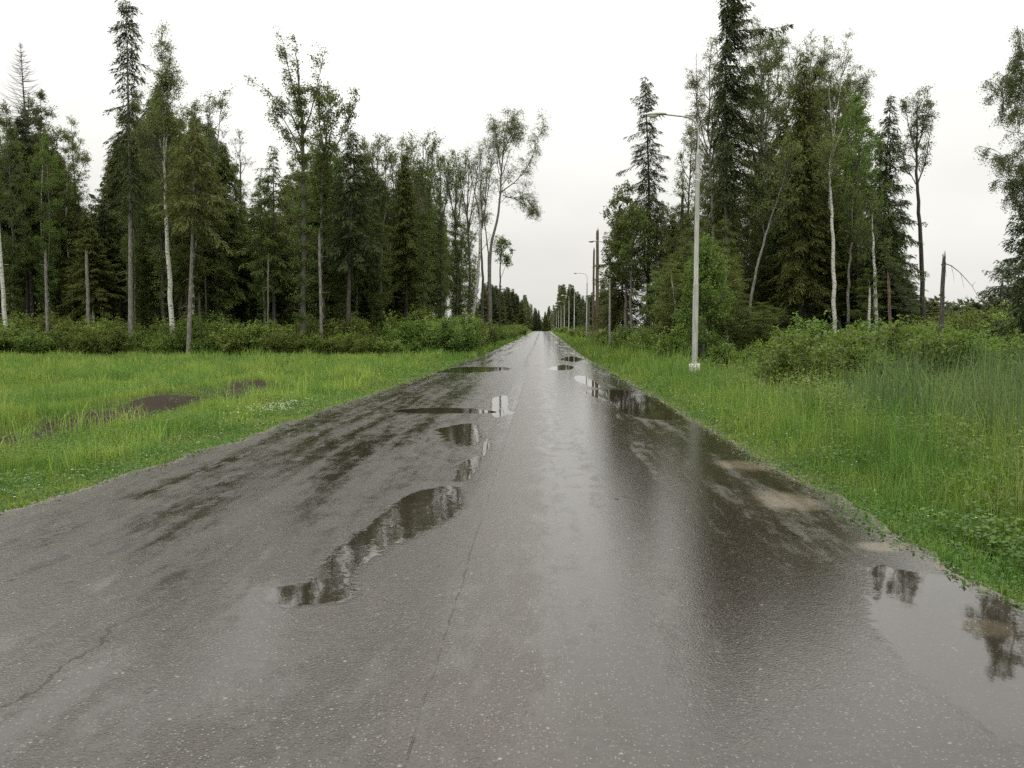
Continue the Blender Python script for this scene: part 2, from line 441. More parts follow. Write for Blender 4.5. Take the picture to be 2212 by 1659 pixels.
    if puddle:      # the same asphalt, drowned towards the middle of the sheet of water
        sd = nd(nt, "ShaderNodeAttribute", attribute_name="rim")
        e1 = mth(nt, 'MULTIPLY', mth(nt, 'SUBTRACT', noise(nt, pos, 22, 4, .65), .5), .14)
        e2 = mth(nt, 'MULTIPLY', mth(nt, 'SUBTRACT', noise(nt, pos, 3.5, 4, .6), .5), .16)
        soft = mapr(nt, mth(nt, 'ADD', sd.outputs["Fac"], mth(nt, 'ADD', e1, e2)), -.05, .02)
        base = mixc(nt, soft, base, mixc(nt, .5, base, (.026, .022, .016)))
        dry = mth(nt, 'SUBTRACT', 1.0, soft)
        rough = mth(nt, 'ADD', mth(nt, 'MULTIPLY', rough, dry), .03)
        h = mth(nt, 'ADD', mth(nt, 'MULTIPLY', h, dry), mth(nt, 'MULTIPLY', noise(nt, pos, 9, 3, .5, (1, .7, 1)), mth(nt, 'MULTIPLY', soft, .25)))
    put(nt, pb.inputs["Base Color"], base)
    put(nt, pb.inputs["Roughness"], rough)
    put(nt, bp.inputs["Strength"], strength)
    put(nt, bp.inputs["Height"], h)
    pb.inputs["IOR"].default_value = 1.58
    nt.links.new(bp.outputs[0], pb.inputs["Normal"])
    nt.links.new(pb.outputs[0], out.inputs["Surface"])
    return m

M['ground'] = ground_material()
M['road'] = road_material()
M['puddle'] = road_material(True)

# ------------------------------------------------------------------ ground and road
def grid_object(name, xs2d, ys, zfun, mat, attrs):
    ny, nx = xs2d.shape
    Yg = np.repeat(ys[:, None], nx, 1)
    Z = zfun(xs2d, Yg)
    v = np.stack([xs2d, Yg, Z], -1).reshape(-1, 3)
    i = np.arange(ny - 1)[:, None] * nx; j = np.arange(nx - 1)[None, :]
    f = np.stack([i + j, i + j + 1, i + nx + j + 1, i + nx + j], -1).reshape(-1, 4)
    b = MB(); b.add(v, f)
    me = b.mesh(name, [mat])
    for k, fn in attrs.items():
        a = me.attributes.new(k, 'FLOAT', 'POINT')
        a.data.foreach_set("value", fn(xs2d, Yg).reshape(-1).astype(np.float32))
    return link(name, me)

def dirt_mask(x, y):
    dl = edge_l(y) - x
    d = np.exp(-((dl - 3.7 + (vnoise(x * .3, y * .4, 9) - .5) * 1.0) / .50) ** 2) * (y > 10.5) * (y < 24)
    return d * (0.40 + 1.3 * vnoise(x * .9, y * .5, 5)) * (.62 + .65 * vnoise(x * 3.5, y * 1.8, 6))

gx = np.unique(np.concatenate([np.linspace(-2500, -60, 30), np.linspace(-60, -14, 60), np.linspace(-14, 14, 141), np.linspace(14, 60, 60), np.linspace(60, 2500, 30)]))
gy = np.unique(np.concatenate([np.linspace(-40, 0, 20), np.linspace(0, 40, 200), np.linspace(40, 120, 120), np.linspace(120, 800, 120), np.linspace(800, 4000, 20)]))
g = grid_object("ground", np.repeat(gx[None, :], len(gy), 0), gy, ground_z, M['ground'],
                {"edge": lambda x, y: np.maximum(edge_l(y) - x, x - edge_r(y)), "dirt": dirt_mask})
tag(g, "rough grassy ground with sandy road edges and bare soil ruts", "ground", kind="structure")

ry = np.unique(np.concatenate([np.linspace(-15, 30, 451), np.linspace(30, 100, 281), np.linspace(100, 700, 400)]))
u = np.linspace(0, 1, 61)
wobL = (fbm(ry * 1.1, ry * 0 + 3, 1) - .5) * .40 + (fbm(ry * 5, ry * 0 + 3, 6) - .5) * .09
wobR = (fbm(ry * 1.1, ry * 0 + 9, 2) - .5) * .40 + (fbm(ry * 5, ry * 0 + 3, 7) - .5) * .09
el, er = edge_l(ry) + wobL, edge_r(ry) + wobR
rx = el[:, None] + (er - el)[:, None] * u[None, :]
def rz(x, y):
    return road_z(y)
rd = grid_object("road", rx, ry, rz, M['road'], {"edge": lambda x, y: np.minimum(x - el[:, None], er[:, None] - x)})
tag(rd, "wet worn asphalt road running straight to the forest on the horizon", "road", kind="structure")

def puddle(label, poly_px, jag=.03, seed=0, group=None):
    rng = np.random.default_rng(seed)
    pts = np.array([R2(*p) for p in poly_px])
    out = []
    n = len(pts)
    for i in range(n):       # Catmull-Rom outline, then a ragged waterline
        p0, p1, p2, p3 = pts[i - 1], pts[i], pts[(i + 1) % n], pts[(i + 2) % n]
        for t in np.linspace(0, 1, 26, endpoint=False):
            out.append(.5 * ((2 * p1) + (p2 - p0) * t + (2 * p0 - 5 * p1 + 4 * p2 - p3) * t * t + (3 * p1 - p0 - 3 * p2 + p3) * t ** 3))
    out = np.array(out)
    c = out.mean(0)
    k = (fbm(out[:, 0] * 6, out[:, 1] * 6, seed) - .5) * 2 * jag + (fbm(out[:, 0] * 26, out[:, 1] * 26, seed + 5) - .5) * .05
    d = out - c
    out = c + d * (1 + k / (np.linalg.norm(d, axis=1) + .1))[:, None]
    z = float(road_z(c[1])) + .0015
    ext = out.max(0) - out.min(0); mg = .10
    nx_ = int(np.clip((ext[0] + 2 * mg) / .03, 12, 110)); ny_ = int(np.clip((ext[1] + 2 * mg) / .05, 12, 150))
    gx_ = np.linspace(out[:, 0].min() - mg, out[:, 0].max() + mg, nx_); gy_ = np.linspace(out[:, 1].min() - mg, out[:, 1].max() + mg, ny_)
    XX, YY = np.meshgrid(gx_, gy_); q = np.stack([XX.ravel(), YY.ravel()], -1)
    a_, b_2 = out, np.roll(out, -1, 0)
    ab = b_2 - a_; L2 = (ab ** 2).sum(1) + 1e-9
    best = np.full(len(q), 1e9); inside = np.zeros(len(q), bool)
    for k_ in range(len(a_)):
        ap = q - a_[k_]; t_ = np.clip((ap @ ab[k_]) / L2[k_], 0, 1)
        best = np.minimum(best, np.linalg.norm(ap - t_[:, None] * ab[k_], axis=1))
        cond = (a_[k_, 1] > q[:, 1]) != (b_2[k_, 1] > q[:, 1])
        xc = a_[k_, 0] + (q[:, 1] - a_[k_, 1]) * ab[k_, 0] / (ab[k_, 1] if abs(ab[k_, 1]) > 1e-9 else 1e-9)
        inside ^= cond & (q[:, 0] < xc)
    sdv = np.where(inside, best, -best)
    i_ = np.arange(ny_ - 1)[:, None] * nx_; j_ = np.arange(nx_ - 1)[None, :]
    f_ = np.stack([i_ + j_, i_ + j_ + 1, i_ + nx_ + j_ + 1, i_ + nx_ + j_], -1).reshape(-1, 4)
    okv = (q[:, 0] > np.interp(q[:, 1], ry, el) + .03) & (q[:, 0] < np.interp(q[:, 1], ry, er) - .03)
    f_ = f_[(sdv[f_] > -.10).any(1) & okv[f_].all(1)]
    used = np.unique(f_); remap = np.full(len(q), -1); remap[used] = np.arange(len(used))
    mb_ = MB(); mb_.add(np.column_stack([q[used] - c, np.interp(sdv[used], [-.11, -.01], [-.0022, -.0007])]), remap[f_])
    me = mb_.mesh("puddle", [M['puddle']])
    at_ = me.attributes.new("rim", 'FLOAT', 'POINT'); at_.data.foreach_set("value", sdv[used].astype(np.float32))
    ex_ = np.minimum(q[used, 0] - np.interp(q[used, 1], ry, el), np.interp(q[used, 1], ry, er) - q[used, 0])
    at_ = me.attributes.new("edge", 'FLOAT', 'POINT'); at_.data.foreach_set("value", ex_.astype(np.float32))
    o = link("puddle", me, loc=(c[0], c[1], z))
    return tag(o, label, "puddle", group or "rain puddles on the wet road")

puddle("long dark rain puddle with a straight kerb-like edge in the middle of the left lane",
       [(600, 1312), (690, 1308), (764, 1292), (775, 1235), (840, 1190), (950, 1135), (1003, 1095), (1000, 1062), (985, 1050), (935, 1053), (868, 1076), (780, 1145), (705, 1205), (660, 1255), (585, 1268)], .03, 1)
puddle("bright shallow puddle reflecting the sky beside the right verge",
       [(1885, 1225), (1990, 1235), (2105, 1265), (2190, 1310), (2225, 1400), (2260, 1560), (2180, 1600), (2050, 1500), (1930, 1400), (1880, 1330)], .10, 2)
puddle("wide puddle mirroring dark tree trunks along the right road edge",
       [(1262, 846), (1340, 842), (1405, 855), (1470, 885), (1478, 905), (1400, 905), (1350, 893), (1310, 868)], .2, 3)
puddle("thin dark puddle stretched across the left lane",
       [(850, 888), (900, 882), (990, 881), (1060, 887), (1060, 893), (980, 893), (900, 893)], .1, 4)
puddle("narrow dark puddle just beyond the long left lane one",
       [(975, 1040), (1015, 1035), (1038, 1000), (1040, 985), (1005, 995), (985, 1020)], .03, 5)
puddle("small dark puddle patch beyond the narrow one in the left lane",
       [(948, 925), (1020, 915), (1040, 935), (1030, 960), (990, 962), (955, 945)], .2, 6)
puddle("small puddle lying next to the smooth joint strip",
       [(1045, 955), (1060, 945), (1056, 975), (1040, 985)], .05, 7)
puddle("bright puddle with a crisp end where the joint strip starts",
       [(1062, 862), (1095, 855), (1100, 885), (1115, 892), (1065, 900)], .05, 8)
puddle("far thin puddle across the left lane with dark streaks",
       [(930, 802), (1000, 793), (1095, 794), (1090, 800), (1000, 806)], .3, 9)
puddle("far puddle in the right lane with ragged ends",
       [(1182, 797), (1215, 788), (1240, 792), (1235, 798), (1205, 800)], .3, 10)
puddle("farther small puddle near the right verge behind the ragged one",
       [(1210, 776), (1235, 770), (1262, 776), (1240, 782)], .3, 11)
puddle("tiny dark hole of water in the right lane",
       [(1322, 1076), (1340, 1074), (1344, 1079), (1326, 1081)], .01, 12)
puddle("small tail of a puddle near the cracked left lane edge",
       [(293, 1490), (322, 1482), (326, 1510), (312, 1532), (300, 1530)], .02, 13)
puddle("flat ragged puddle left of the wide tree mirroring one",
       [(1235, 815), (1262, 812), (1285, 825), (1300, 836), (1270, 834)], .2, 14)

# ------------------------------------------------------------------ street lamps
def lathe(b, prof, n=20, attr=.5, mat=0, c=(0, 0)):
    pts = np.array([(c[0], c[1], z) for r, z in prof]); rad = np.array([r for r, z in prof])
    ang = np.arange(n) * 2 * np.pi / n
    ring = np.stack([pts[:, None, 0] + rad[:, None] * np.cos(ang), pts[:, None, 1] + rad[:, None] * np.sin(ang), np.repeat(pts[:, 2:], n, 1)], -1)
    i = np.arange(len(prof) - 1)[:, None] * n; j = np.arange(n)[None, :]; k = (j + 1) % n
    b.add(ring.reshape(-1, 3), np.stack([i + j, i + k, i + n + k, i + n + j], -1).reshape(-1, 4), attr, mat)

def make_lamp():
    root = link("street_lamp", None)
    b = MB(); lathe(b, [(.0, .55), (.17, .55), (.19, .52), (.185, .38), (.20, .34), (.19, .02), (.20, -.6)], 10)
    v = b.v[0]; v += (np.random.default_rng(3).random(v.shape) - .5) * .02
    link("base", b.mesh("lamp_base", [M['concrete']]), root)
    b = MB(); lathe(b, [(.098, -.5), (.096, 3.20), (.094, 3.26), (.078, 3.30), (.077, 6.0), (.068, 7.45), (.062, 7.55), (.032, 7.72), (.0, 7.74)])
    link("pole", b.mesh("lamp_pole", [M['galv']]), root)
    b = MB(); b.add([(-.035, -.0985, .95), (.035, -.0985, .95), (.035, -.0985, 1.30), (-.035, -.0985, 1.30), (-.035, -.09, .95), (.035, -.09, .95), (.035, -.09, 1.30), (-.035, -.09, 1.30)],
                    [[0, 1, 2, 3], [0, 4, 5, 1], [1, 5, 6, 2], [2, 6, 7, 3], [3, 7, 4, 0]], .5, 0, False)
    link("hatch", b.mesh("lamp_hatch", [M['galv']]), root)
    for z, r_ in ((6.95, .0725), (7.02, .072), (6.70, .0738)):
        b = MB(); lathe(b, [(r_, z), (r_, z + .02)], 20)
        link("tape_band", b.mesh("lamp_tape", [M['tape']]), root)
    b = MB()
    pts = [(0, 0, 7.6), (0, 0, 8.25), (-.02, 0, 8.42), (-.09, 0, 8.60), (-.20, 0, 8.72), (-.34, 0, 8.78), (-.6, 0, 8.815), (-1.15, 0, 8.88)]
    b.tube(pts, .028, 12)
    link("arm", b.mesh("lamp_arm", [M['galv']]), root)
    # cobra head: long shallow shell, glass bowl below its outer half
    xs = np.linspace(0, 1, 15)
    b = MB(); n = 16; rings = []
    for t in xs:
        w = .125 * math.sin(math.pi * min(1, t * .86 + .12)) ** .6 + .005
        top = .10 * math.sin(math.pi * (t * .8 + .15)) ** .7
        bot = .035 * math.sin(math.pi * (t * .9 + .08)) ** .5
        ang = np.arange(n) * 2 * np.pi / n
        s_ = np.sin(ang)
        rings.append(np.stack([np.full(n, -1.08 - .70 * t), w * np.cos(ang), 8.875 + .02 * (1 - t) + np.where(s_ > 0, s_ * top, s_ * bot)], -1))
    rings = np.array(rings)
    i = np.arange(len(xs) - 1)[:, None] * n; j = np.arange(n)[None, :]; k = (j + 1) % n
    b.add(rings.reshape(-1, 3), np.stack([i + j, i + n + j, i + n + k, i + k], -1).reshape(-1, 4))
    b.add(rings[-1], [list(range(0, 4)), [0, 3, 4, 5], [0, 5, 6, 7], [0, 7, 8, 9], [0, 9, 10, 11], [0, 11, 12, 13], [0, 13, 14, 15]])
    b.add(rings[0], [list(range(0, 4)), [0, 3, 4, 5], [0, 5, 6, 7], [0, 7, 8, 9], [0, 9, 10, 11], [0, 11, 12, 13], [0, 13, 14, 15]])
    hd = link("lamp_head", b.mesh("lamp_head", [M['lamp_grey']]), root)
    b = MB(); rings = []
    for q in np.linspace(0, 1, 8):
        rr = math.cos(q * math.pi / 2) ** .7
        ang = np.arange(n) * 2 * np.pi / n
        rings.append(np.stack([-1.52 + .20 * rr * np.cos(ang), .10 * rr * np.sin(ang), np.full(n, 8.852 - .10 * q)], -1))
    rings = np.array(rings)
    i = np.arange(7)[:, None] * n
    b.add(rings.reshape(-1, 3), np.stack([i + j, i + k, i + n + k, i + n + j], -1).reshape(-1, 4))
    link("lens", b.mesh("lamp_lens", [M['lens']]), hd)
    return root

def copy_tree(o, parent=None):
    c = o.copy(); sc.collection.objects.link(c); c.parent = parent
    for ch in [x for x in o.children]:
        copy_tree(ch, c)
    return c

ORD = ["nearest", "second", "third", "fourth", "fifth", "sixth", "seventh", "eighth", "ninth", "tenth", "eleventh", "twelfth", "thirteenth", "fourteenth", "fifteenth", "sixteenth", "seventeenth", "eighteenth", "nineteenth", "twentieth"] + ["twenty-" + w for w in "first second third fourth fifth sixth seventh eighth ninth".split()] + ["thirtieth"] + ["thirty-" + w for w in "first second third fourth fifth sixth seventh eighth ninth".split()]
lamp0 = make_lamp()
lamp_pos = [(5.20, 29.2), (5.56, 70), (5.8, 111), (5.72, 151), (6.0, 190), (6.1, 231), (6.1, 272), (6.1, 312), (6.1, 353), (6.1, 393), (6.1, 434), (6.1, 474), (6.1, 515), (6.1, 555)]
for i, (x, y) in enumerate(lamp_pos):
    o = lamp0 if i == 0 else copy_tree(lamp0)
    o.location = (x, y, float(ground_z(x, y)) + .03)
    o.rotation_euler = (random.Random(i).uniform(-.004, .004), random.Random(i + 50).uniform(-.006, .006), random.Random(i + 9).uniform(-.06, .06))
    if i == 0: o.rotation_euler = (0, .002, 0)
    lab = "tall galvanised street lamp on a white concrete foot, nearest of the row" if i == 0 else \
          "%s street lamp along the right verge, counted from the nearest" % ORD[i]
    tag(o, lab, "street lamp", "street lamps in a row along the right verge")

# ------------------------------------------------------------------ tree builders
def unit(v):
    return v / (np.linalg.norm(v, axis=-1, keepdims=True) + 1e-9)

def spruce(seed, h, cb, r, dens=1.0, droop=.45, side=None, trunk=None, lean=0.0, bark='bark', needles='needle', dead=False,
           irregular=.35, power=.75, r0=None, leaf=1.0, clump=0.0, stubs=True):
    """returns (trunk mesh, crown mesh). cb = crown base as a share of h, r = crown radius in metres"""
    rng = np.random.default_rng(seed)
    r0 = r0 or (.0085 * h + .02)
    n = 14
    zz = np.linspace(0, h, n)
    ph = rng.random(2) * 6
    axis = lambda z: np.stack([lean * z / h * 1.0 + .10 * np.sin(z * .35 + ph[0]) * z / h, .10 * np.sin(z * .3 + ph[1]) * z / h, z], -1)
    if trunk is not None:
        tp = np.array(trunk, float)
        axis = lambda z: np.stack([np.interp(z, tp[:, 1], tp[:, 0]), 0 * np.asarray(z, float), np.asarray(z, float)], -1)
    tb = MB()
    rad = r0 * (1 - zz / h * .93)
    tb.tube(np.vstack([axis(np.array([-.4])), axis(zz)]), np.concatenate([[r0 * 1.25], rad]), 8)
    cm = MB()
    z = cb * h
    C, D, W, Ln, Wd, A = [], [], [], [], [], []
    if stubs:      # dry snags below the live crown
        for _ in range(int(14 * cb * h / 8)):
            zz_ = rng.uniform(min(.12, cb * .5), cb) * h; a = rng.random() * 6.28; L = rng.uniform(.2, .9)
            p = axis(np.array(zz_))
            d = np.array([math.cos(a), math.sin(a), -.25])
            tb.tube([p, p + d * L * .5, p + d * L + [0, 0, -.08 * L]], [.014, .010, .004], 3)
    while z < h - .15:
        t = (z - cb * h) / (h * (1 - cb))
        gap = .62 if (rng.random() < clump) else 1
        R = r * ((1 - t) ** power) * min(1.0, .55 + t * 5) * gap
        nb = max(3, int(rng.integers(4, 8) * (dens if t > .1 else dens * .8)))
        a0 = rng.random() * 6.28
        for k in range(nb):
            az = a0 + k * 6.28 / nb + rng.normal() * .3
            L = max(.18, R * (1 + irregular * rng.normal() * .8))
            if side is not None:
                L *= max(.12, 1 + side[1] * math.cos(az - side[0]))
            if L < .12: continue
            base = axis(np.array(z + rng.normal() * .08))
            dirv = np.array([math.cos(az), math.sin(az), 0])
            el = .35 * t - .25 * (1 - t) + rng.normal() * .12
            s = np.linspace(0, 1, 6)
            up = el * s * L - droop * L * (s ** 1.5) * (1 - t * .6) + .30 * L * np.maximum(s - .55, 0) ** 1.4 * 1.3
            pts = base + dirv * (s * L)[:, None] + np.array([0, 0, 1.0]) * up[:, None]
            cm.tube(pts, np.linspace(.012 + .008 * L, .003, 6), 3, .3, 1)
            if dead: 
                for sgn in (-1, 1):
                    for q in np.arange(.25, 1, .12):
                        p = np.array([np.interp(q, s, pts[:, i]) for i in range(3)])
                        d2 = unit(dirv * .8 + sgn * np.cross(dirv, [0, 0, 1]) * .6 + np.array([0, 0, -.1]))
                        cm.tube([p, p + d2 * L * .25 * (1.2 - q)], [.005, .002], 3, .3, 1)
                continue
            nt_ = max(3, int(L / .085 * (.6 + .4 * dens)))
            q = np.repeat(rng.random(nt_) ** .8, 2); q = np.clip(q + rng.normal(0, .02, len(q)), .06, 1)
            sg = np.tile([-1.0, 1.0], nt_)
            p = np.stack([np.interp(q, s, pts[:, i]) for i in range(3)], -1)
            perp = np.cross(dirv, [0, 0, 1.0])
            tl = np.minimum(.62, (.28 + .38 * L * (1 - q)) * rng.uniform(.5, 1.1, len(q)))
            td = unit(dirv * .75 + perp * (sg * rng.uniform(.3, 1.0, len(q)))[:, None] + np.array([0, 0, 1.0]) * rng.uniform(-.75, .0, len(q))[:, None])
            for kk in range(3):
                f0 = kk / 3.0
                c = p + td * (tl * f0)[:, None] + np.array([0, 0, -1.0]) * (tl * f0 * f0 * .6)[:, None]
                dd = unit(td + rng.normal(0, .28, td.shape) + np.array([0, 0, -.25 * kk]))
                w = unit(np.cross(dd, unit(rng.normal(0, .6, td.shape) + [0, 0, 1.0])))
                C.append(c); D.append(dd); W.append(w)
                Ln.append((tl * .52 + .05) * leaf); Wd.append(rng.uniform(.035, .075, len(q)) * leaf)
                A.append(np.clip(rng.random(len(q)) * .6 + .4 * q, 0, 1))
        z += rng.uniform(.22, .42) * (1.15 if t < .7 else .8) / (dens ** .3)
    if C:
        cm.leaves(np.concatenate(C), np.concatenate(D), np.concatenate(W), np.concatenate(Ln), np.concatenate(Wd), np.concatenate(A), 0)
    return tb.mesh("spruce_trunk", [M[bark]]), cm.mesh("spruce_crown", [M[needles], M['twig'] if not dead else M['bark']])

def bend(rng, p, d, L, n=5, wob=.12, pull=(0, 0, 0)):
    pts = [np.array(p, float)]
    d = np.array(d, float); d /= np.linalg.norm(d)
    for _ in range(n):
        d = d + rng.normal(0, wob, 3) + np.array(pull) / n
        d /= np.linalg.norm(d)
        pts.append(pts[-1] + d * L / n)
    return np.array(pts)

def decid(seed, trunk, mains=(), crown_from=.45, limbs=14, limb_len=2.4, ang=.7, leaf=.085, nleaf=7, sub=6, twigs=5, droop=0.0, up=.5,
          bark='bark', leaves='aspen', wind=(0, 0, 0), epi=0.0, r0=.14, squash=1.0, main_limbs=6, sz=.5, twigr=.006, shape='round', ylim=1.0):
    """trunk: list of (x, y, z) points of the stem; mains: further limbs ((points), r). Returns (trunk mesh, crown mesh)"""
    rng = np.random.default_rng(seed)
    tb, cm = MB(), MB()
    T = np.array(trunk, float)
    # resample the stem smoothly with a slight wander
    s = np.linspace(0, 1, len(T)); q = np.linspace(0, 1, 22)
    TT = np.stack([np.interp(q, s, T[:, i]) for i in range(3)], -1)
    for _ in range(2): TT[1:-1] = (TT[:-2] + 2 * TT[1:-1] + TT[2:]) / 4
    TT[1:-1, :2] += rng.normal(0, .025, (20, 2))
    rad = r0 * (1 - q) ** .8 + .012
    tb.tube(np.vstack([TT[0] - [0, 0, .4], TT]), np.concatenate([[r0 * 1.25], rad]), 8)
    L1 = []
    H = TT[-1, 2]
    for (pts, r) in mains:
        pp = np.array(pts, float); ss = np.linspace(0, 1, len(pp)); qq = np.linspace(0, 1, 14)
        pp = np.stack([np.interp(qq, ss, pp[:, i]) for i in range(3)], -1)
        pp[1:-1] = (pp[:-2] + 2 * pp[1:-1] + pp[2:]) / 4
        pp[1:-1] += rng.normal(0, .02, (12, 3))
        tb.tube(pp, np.linspace(r, .012, 14), 6)
        for k in range(main_limbs):
            f = rng.uniform(.25, 1); i = min(12, int(f * 13))
            tdir = unit(pp[i + 1] - pp[i]); rd_ = unit(rng.normal(0, 1, 3) * [1, ylim, 1])
            L1.append((pp[i], unit(tdir * math.cos(ang) + rd_ * math.sin(ang)), limb_len * rng.uniform(.35, .75) * (1.15 - f * .6)))
        L1.append((pp[-1], unit(pp[-1] - pp[-2]), limb_len * .45))
    for k in range(limbs):
        f = crown_from + (1 - crown_from) * (k + rng.random()) / limbs
        i = min(20, int(f * 21)); a = k * 2.4 + rng.normal() * .4
        tdir = unit(TT[i + 1] - TT[i])
        t = (f - crown_from) / (1 - crown_from)
        prof = {'round': (math.sin(math.pi * min(1, .18 + t * .78))) ** .6, 'cone': 1.05 - t * .85, 'vase': .5 + .6 * t if t < .8 else .7, 'flat': 1.0}[shape]
        d = np.array([math.cos(a), math.sin(a) * ylim, 0])
        L1.append((TT[i], unit(tdir * math.cos(ang) + d * math.sin(ang)), limb_len * prof * rng.uniform(.7, 1.15)))
    L1.append((TT[-1], unit(TT[-1] - TT[-2]), limb_len * .35))
    wind = np.array(wind)
    C, D, W, Ln, Wd, A = [], [], [], [], [], []
    def add_leaves(p, n, spread, shade):
        c = p + rng.normal(0, spread, (n, 3))
        dd = unit(rng.normal(0, .7, (n, 3)) + [0, 0, -.45] + wind * 1.5)
        w = unit(np.cross(dd, rng.normal(0, 1, (n, 3))))
        C.append(c); D.append(dd); W.append(w)
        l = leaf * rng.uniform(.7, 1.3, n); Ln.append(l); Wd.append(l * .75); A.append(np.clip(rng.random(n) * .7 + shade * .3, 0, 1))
    for (p0, d0, L) in L1:
        pts = bend(rng, p0, d0, L, 6, .10, np.array([0, 0, up]) + wind)
        r1 = .010 + .013 * L
        (cm if bark != 'bark' else tb).tube(pts, np.linspace(r1, .007, 7), 4, .5, 1 if bark != 'bark' else 0)
        for k in range(max(2, int(sub * (.5 + .5 * L / limb_len)))):
            f = rng.uniform(.18, 1.0); i = min(5, int(f * 6)); fr = f * 6 - i
            p = pts[i] * (1 - fr) + pts[min(6, i + 1)] * fr
            td = unit(pts[i + 1] - pts[i]); rd_ = unit(rng.normal(0, 1, 3) * [1, max(ylim, .5), .8])
            L2 = L * rng.uniform(.25, .5) * (1.2 - .5 * f)
            p2 = bend(rng, p, unit(td * .75 + rd_ * .7), L2, 4, .14, np.array([0, 0, up * .4 - droop]) + wind)
            cm.tube(p2, np.linspace(.006 + .006 * L2, .004, 5), 3, .3, 1)
            for kk in range(twigs):
                f2 = rng.uniform(.2, 1.0); i2 = min(3, int(f2 * 4))
                q0 = p2[i2] + (p2[i2 + 1] - p2[i2]) * (f2 * 4 - i2)
                L3 = rng.uniform(.5, 1.0) * sz
                p3 = bend(rng, q0, unit(unit(p2[i2 + 1] - p2[i2]) + rng.normal(0, .6, 3)), L3, 3, .16, np.array([0, 0, up * .2 - droop * 1.6]) + wind)
                cm.tube(p3, np.linspace(twigr, .002, 4), 3, .3, 1)
                for m_ in range(1, 4):
                    k_ = rng.poisson(nleaf / 3.0)
                    if k_: add_leaves(p3[m_], k_, .075, f)
    if epi > 0:      # leafy shoots all along the stem
        nn = int(epi * 240)
        for k in range(nn):
            f = rng.uniform(.08, min(.85, crown_from + .2)); i = min(20, int(f * 21))
            a = rng.random() * 6.28; L3 = rng.uniform(.2, .95)
            p3 = bend(rng, TT[i], (math.cos(a), math.sin(a), .5), L3, 3, .2, (0, 0, -.3))
            cm.tube(p3, [.006, .005, .004, .002], 3, .3, 1)
            for m_ in range(1, 4): add_leaves(p3[m_], int(nleaf * 1.3), .12, .2)
    if C:
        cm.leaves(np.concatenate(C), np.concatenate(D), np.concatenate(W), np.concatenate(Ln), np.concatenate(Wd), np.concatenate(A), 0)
    return tb.mesh("tree_trunk", [M[bark]]), cm.mesh("tree_crown", [M[leaves], M['twig']])

def shrub(seed, h, r, leaves='shrub', nleaf=8, leaf=.08, stems=16):
    rng = np.random.default_rng(seed)
    tb, cm = MB(), MB()
    C, D, W, Ln, Wd, A = [], [], [], [], [], []
    for s in range(stems):
        a = rng.random() * 6.28; rr = r * math.sqrt(rng.random())
        hh = h * (1 - .45 * (rr / r) ** 2) * rng.uniform(.65, 1.08)
        p0 = np.array([math.cos(a) * rr * .35, math.sin(a) * rr * .35, -.1])
        p1 = np.array([math.cos(a) * rr, math.sin(a) * rr, hh])
        mid_ = (p0 + p1) / 2 + rng.normal(0, .08, 3)
        pts = np.array([p0, (p0 + mid_) / 2, mid_, (mid_ + p1) / 2, p1])
        tb.tube(pts, np.linspace(.018, .004, 5), 4)
        for k in range(int(11 + 8 * h)):
            f = rng.uniform(.12, 1); i = min(3, int(f * 4))
            q = pts[i] + (pts[i + 1] - pts[i]) * (f * 4 - i)
            L = rng.uniform(.2, .5) * (.5 + .25 * h)
            p3 = bend(rng, q, unit(rng.normal(0, 1, 3) + [0, 0, .5]), L, 3, .2, (0, 0, .1))
            cm.tube(p3, [.006, .005, .003, .002], 3, .3, 1)
            for m_ in range(1, 4):
                n = rng.poisson(nleaf / 2)
                if not n: continue
                c = p3[m_] + rng.normal(0, .07, (n, 3)); c[:, 2] = np.maximum(c[:, 2], .02)
                dd = unit(rng.normal(0, .8, (n, 3)) + [0, 0, -.1]); w = unit(np.cross(dd, rng.normal(0, .5, (n, 3)) + [0, 0, 1.0]))
                C.append(c); D.append(dd); W.append(w); l = leaf * rng.uniform(.7, 1.35, n); Ln.append(l); Wd.append(l * .62)
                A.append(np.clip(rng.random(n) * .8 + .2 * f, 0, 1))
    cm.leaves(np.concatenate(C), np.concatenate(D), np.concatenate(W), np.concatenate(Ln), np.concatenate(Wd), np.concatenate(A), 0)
    return tb.mesh("shrub_stems", [M['twig']]), cm.mesh("shrub_foliage", [M[leaves], M['twig']])

def snag(seed, h, r0, r1=None, bark='bark_pale', lean=0.0, stubs=5):
    rng = np.random.default_rng(seed)
    b = MB(); n = 12; zz = np.linspace(0, h, n); r1 = r1 or r0 * .75
    pts = np.stack([lean * zz / h + rng.normal(0, .012, n), rng.normal(0, .012, n), zz], -1)
    b.tube(np.vstack([pts[0] - [0, 0, .4], pts]), np.concatenate([[r0 * 1.2], np.linspace(r0, r1, n)]), 9, cap=True)
    for k in range(6):          # splintered top
        a = k * 1.05; q = pts[-1] + np.array([math.cos(a), math.sin(a), 0]) * r1 * .6
        L = rng.uniform(.12, .7)
        b.tube([q - [0, 0, .1], q + [0, 0, L * .5], q + [rng.normal() * .03, 0, L]], [r1 * .42, r1 * .25, .004], 4)
    for k in range(stubs):
        z = rng.uniform(.25, .95) * h; a = rng.random() * 6.28; L = rng.uniform(.15, .6)
        p = np.array([lean * z / h, 0, z]); d = np.array([math.cos(a), math.sin(a), .1])
        b.tube([p, p + d * L], [.018, .006], 4)
    return b.mesh("snag_trunk", [M[bark]]), None

USED = 0
def plant(name, meshes, loc, label, cat, group=None, rot=0.0, scale=(1, 1, 1), parts=("trunk", "crown")):
    root = link(name, None, loc=loc)
    root.rotation_euler = (0, 0, rot); root.scale = scale
    link(parts[0], meshes[0], root)
    if meshes[1]: link(parts[1], meshes[1], root)
    tag(root, label, cat, group)
    return root

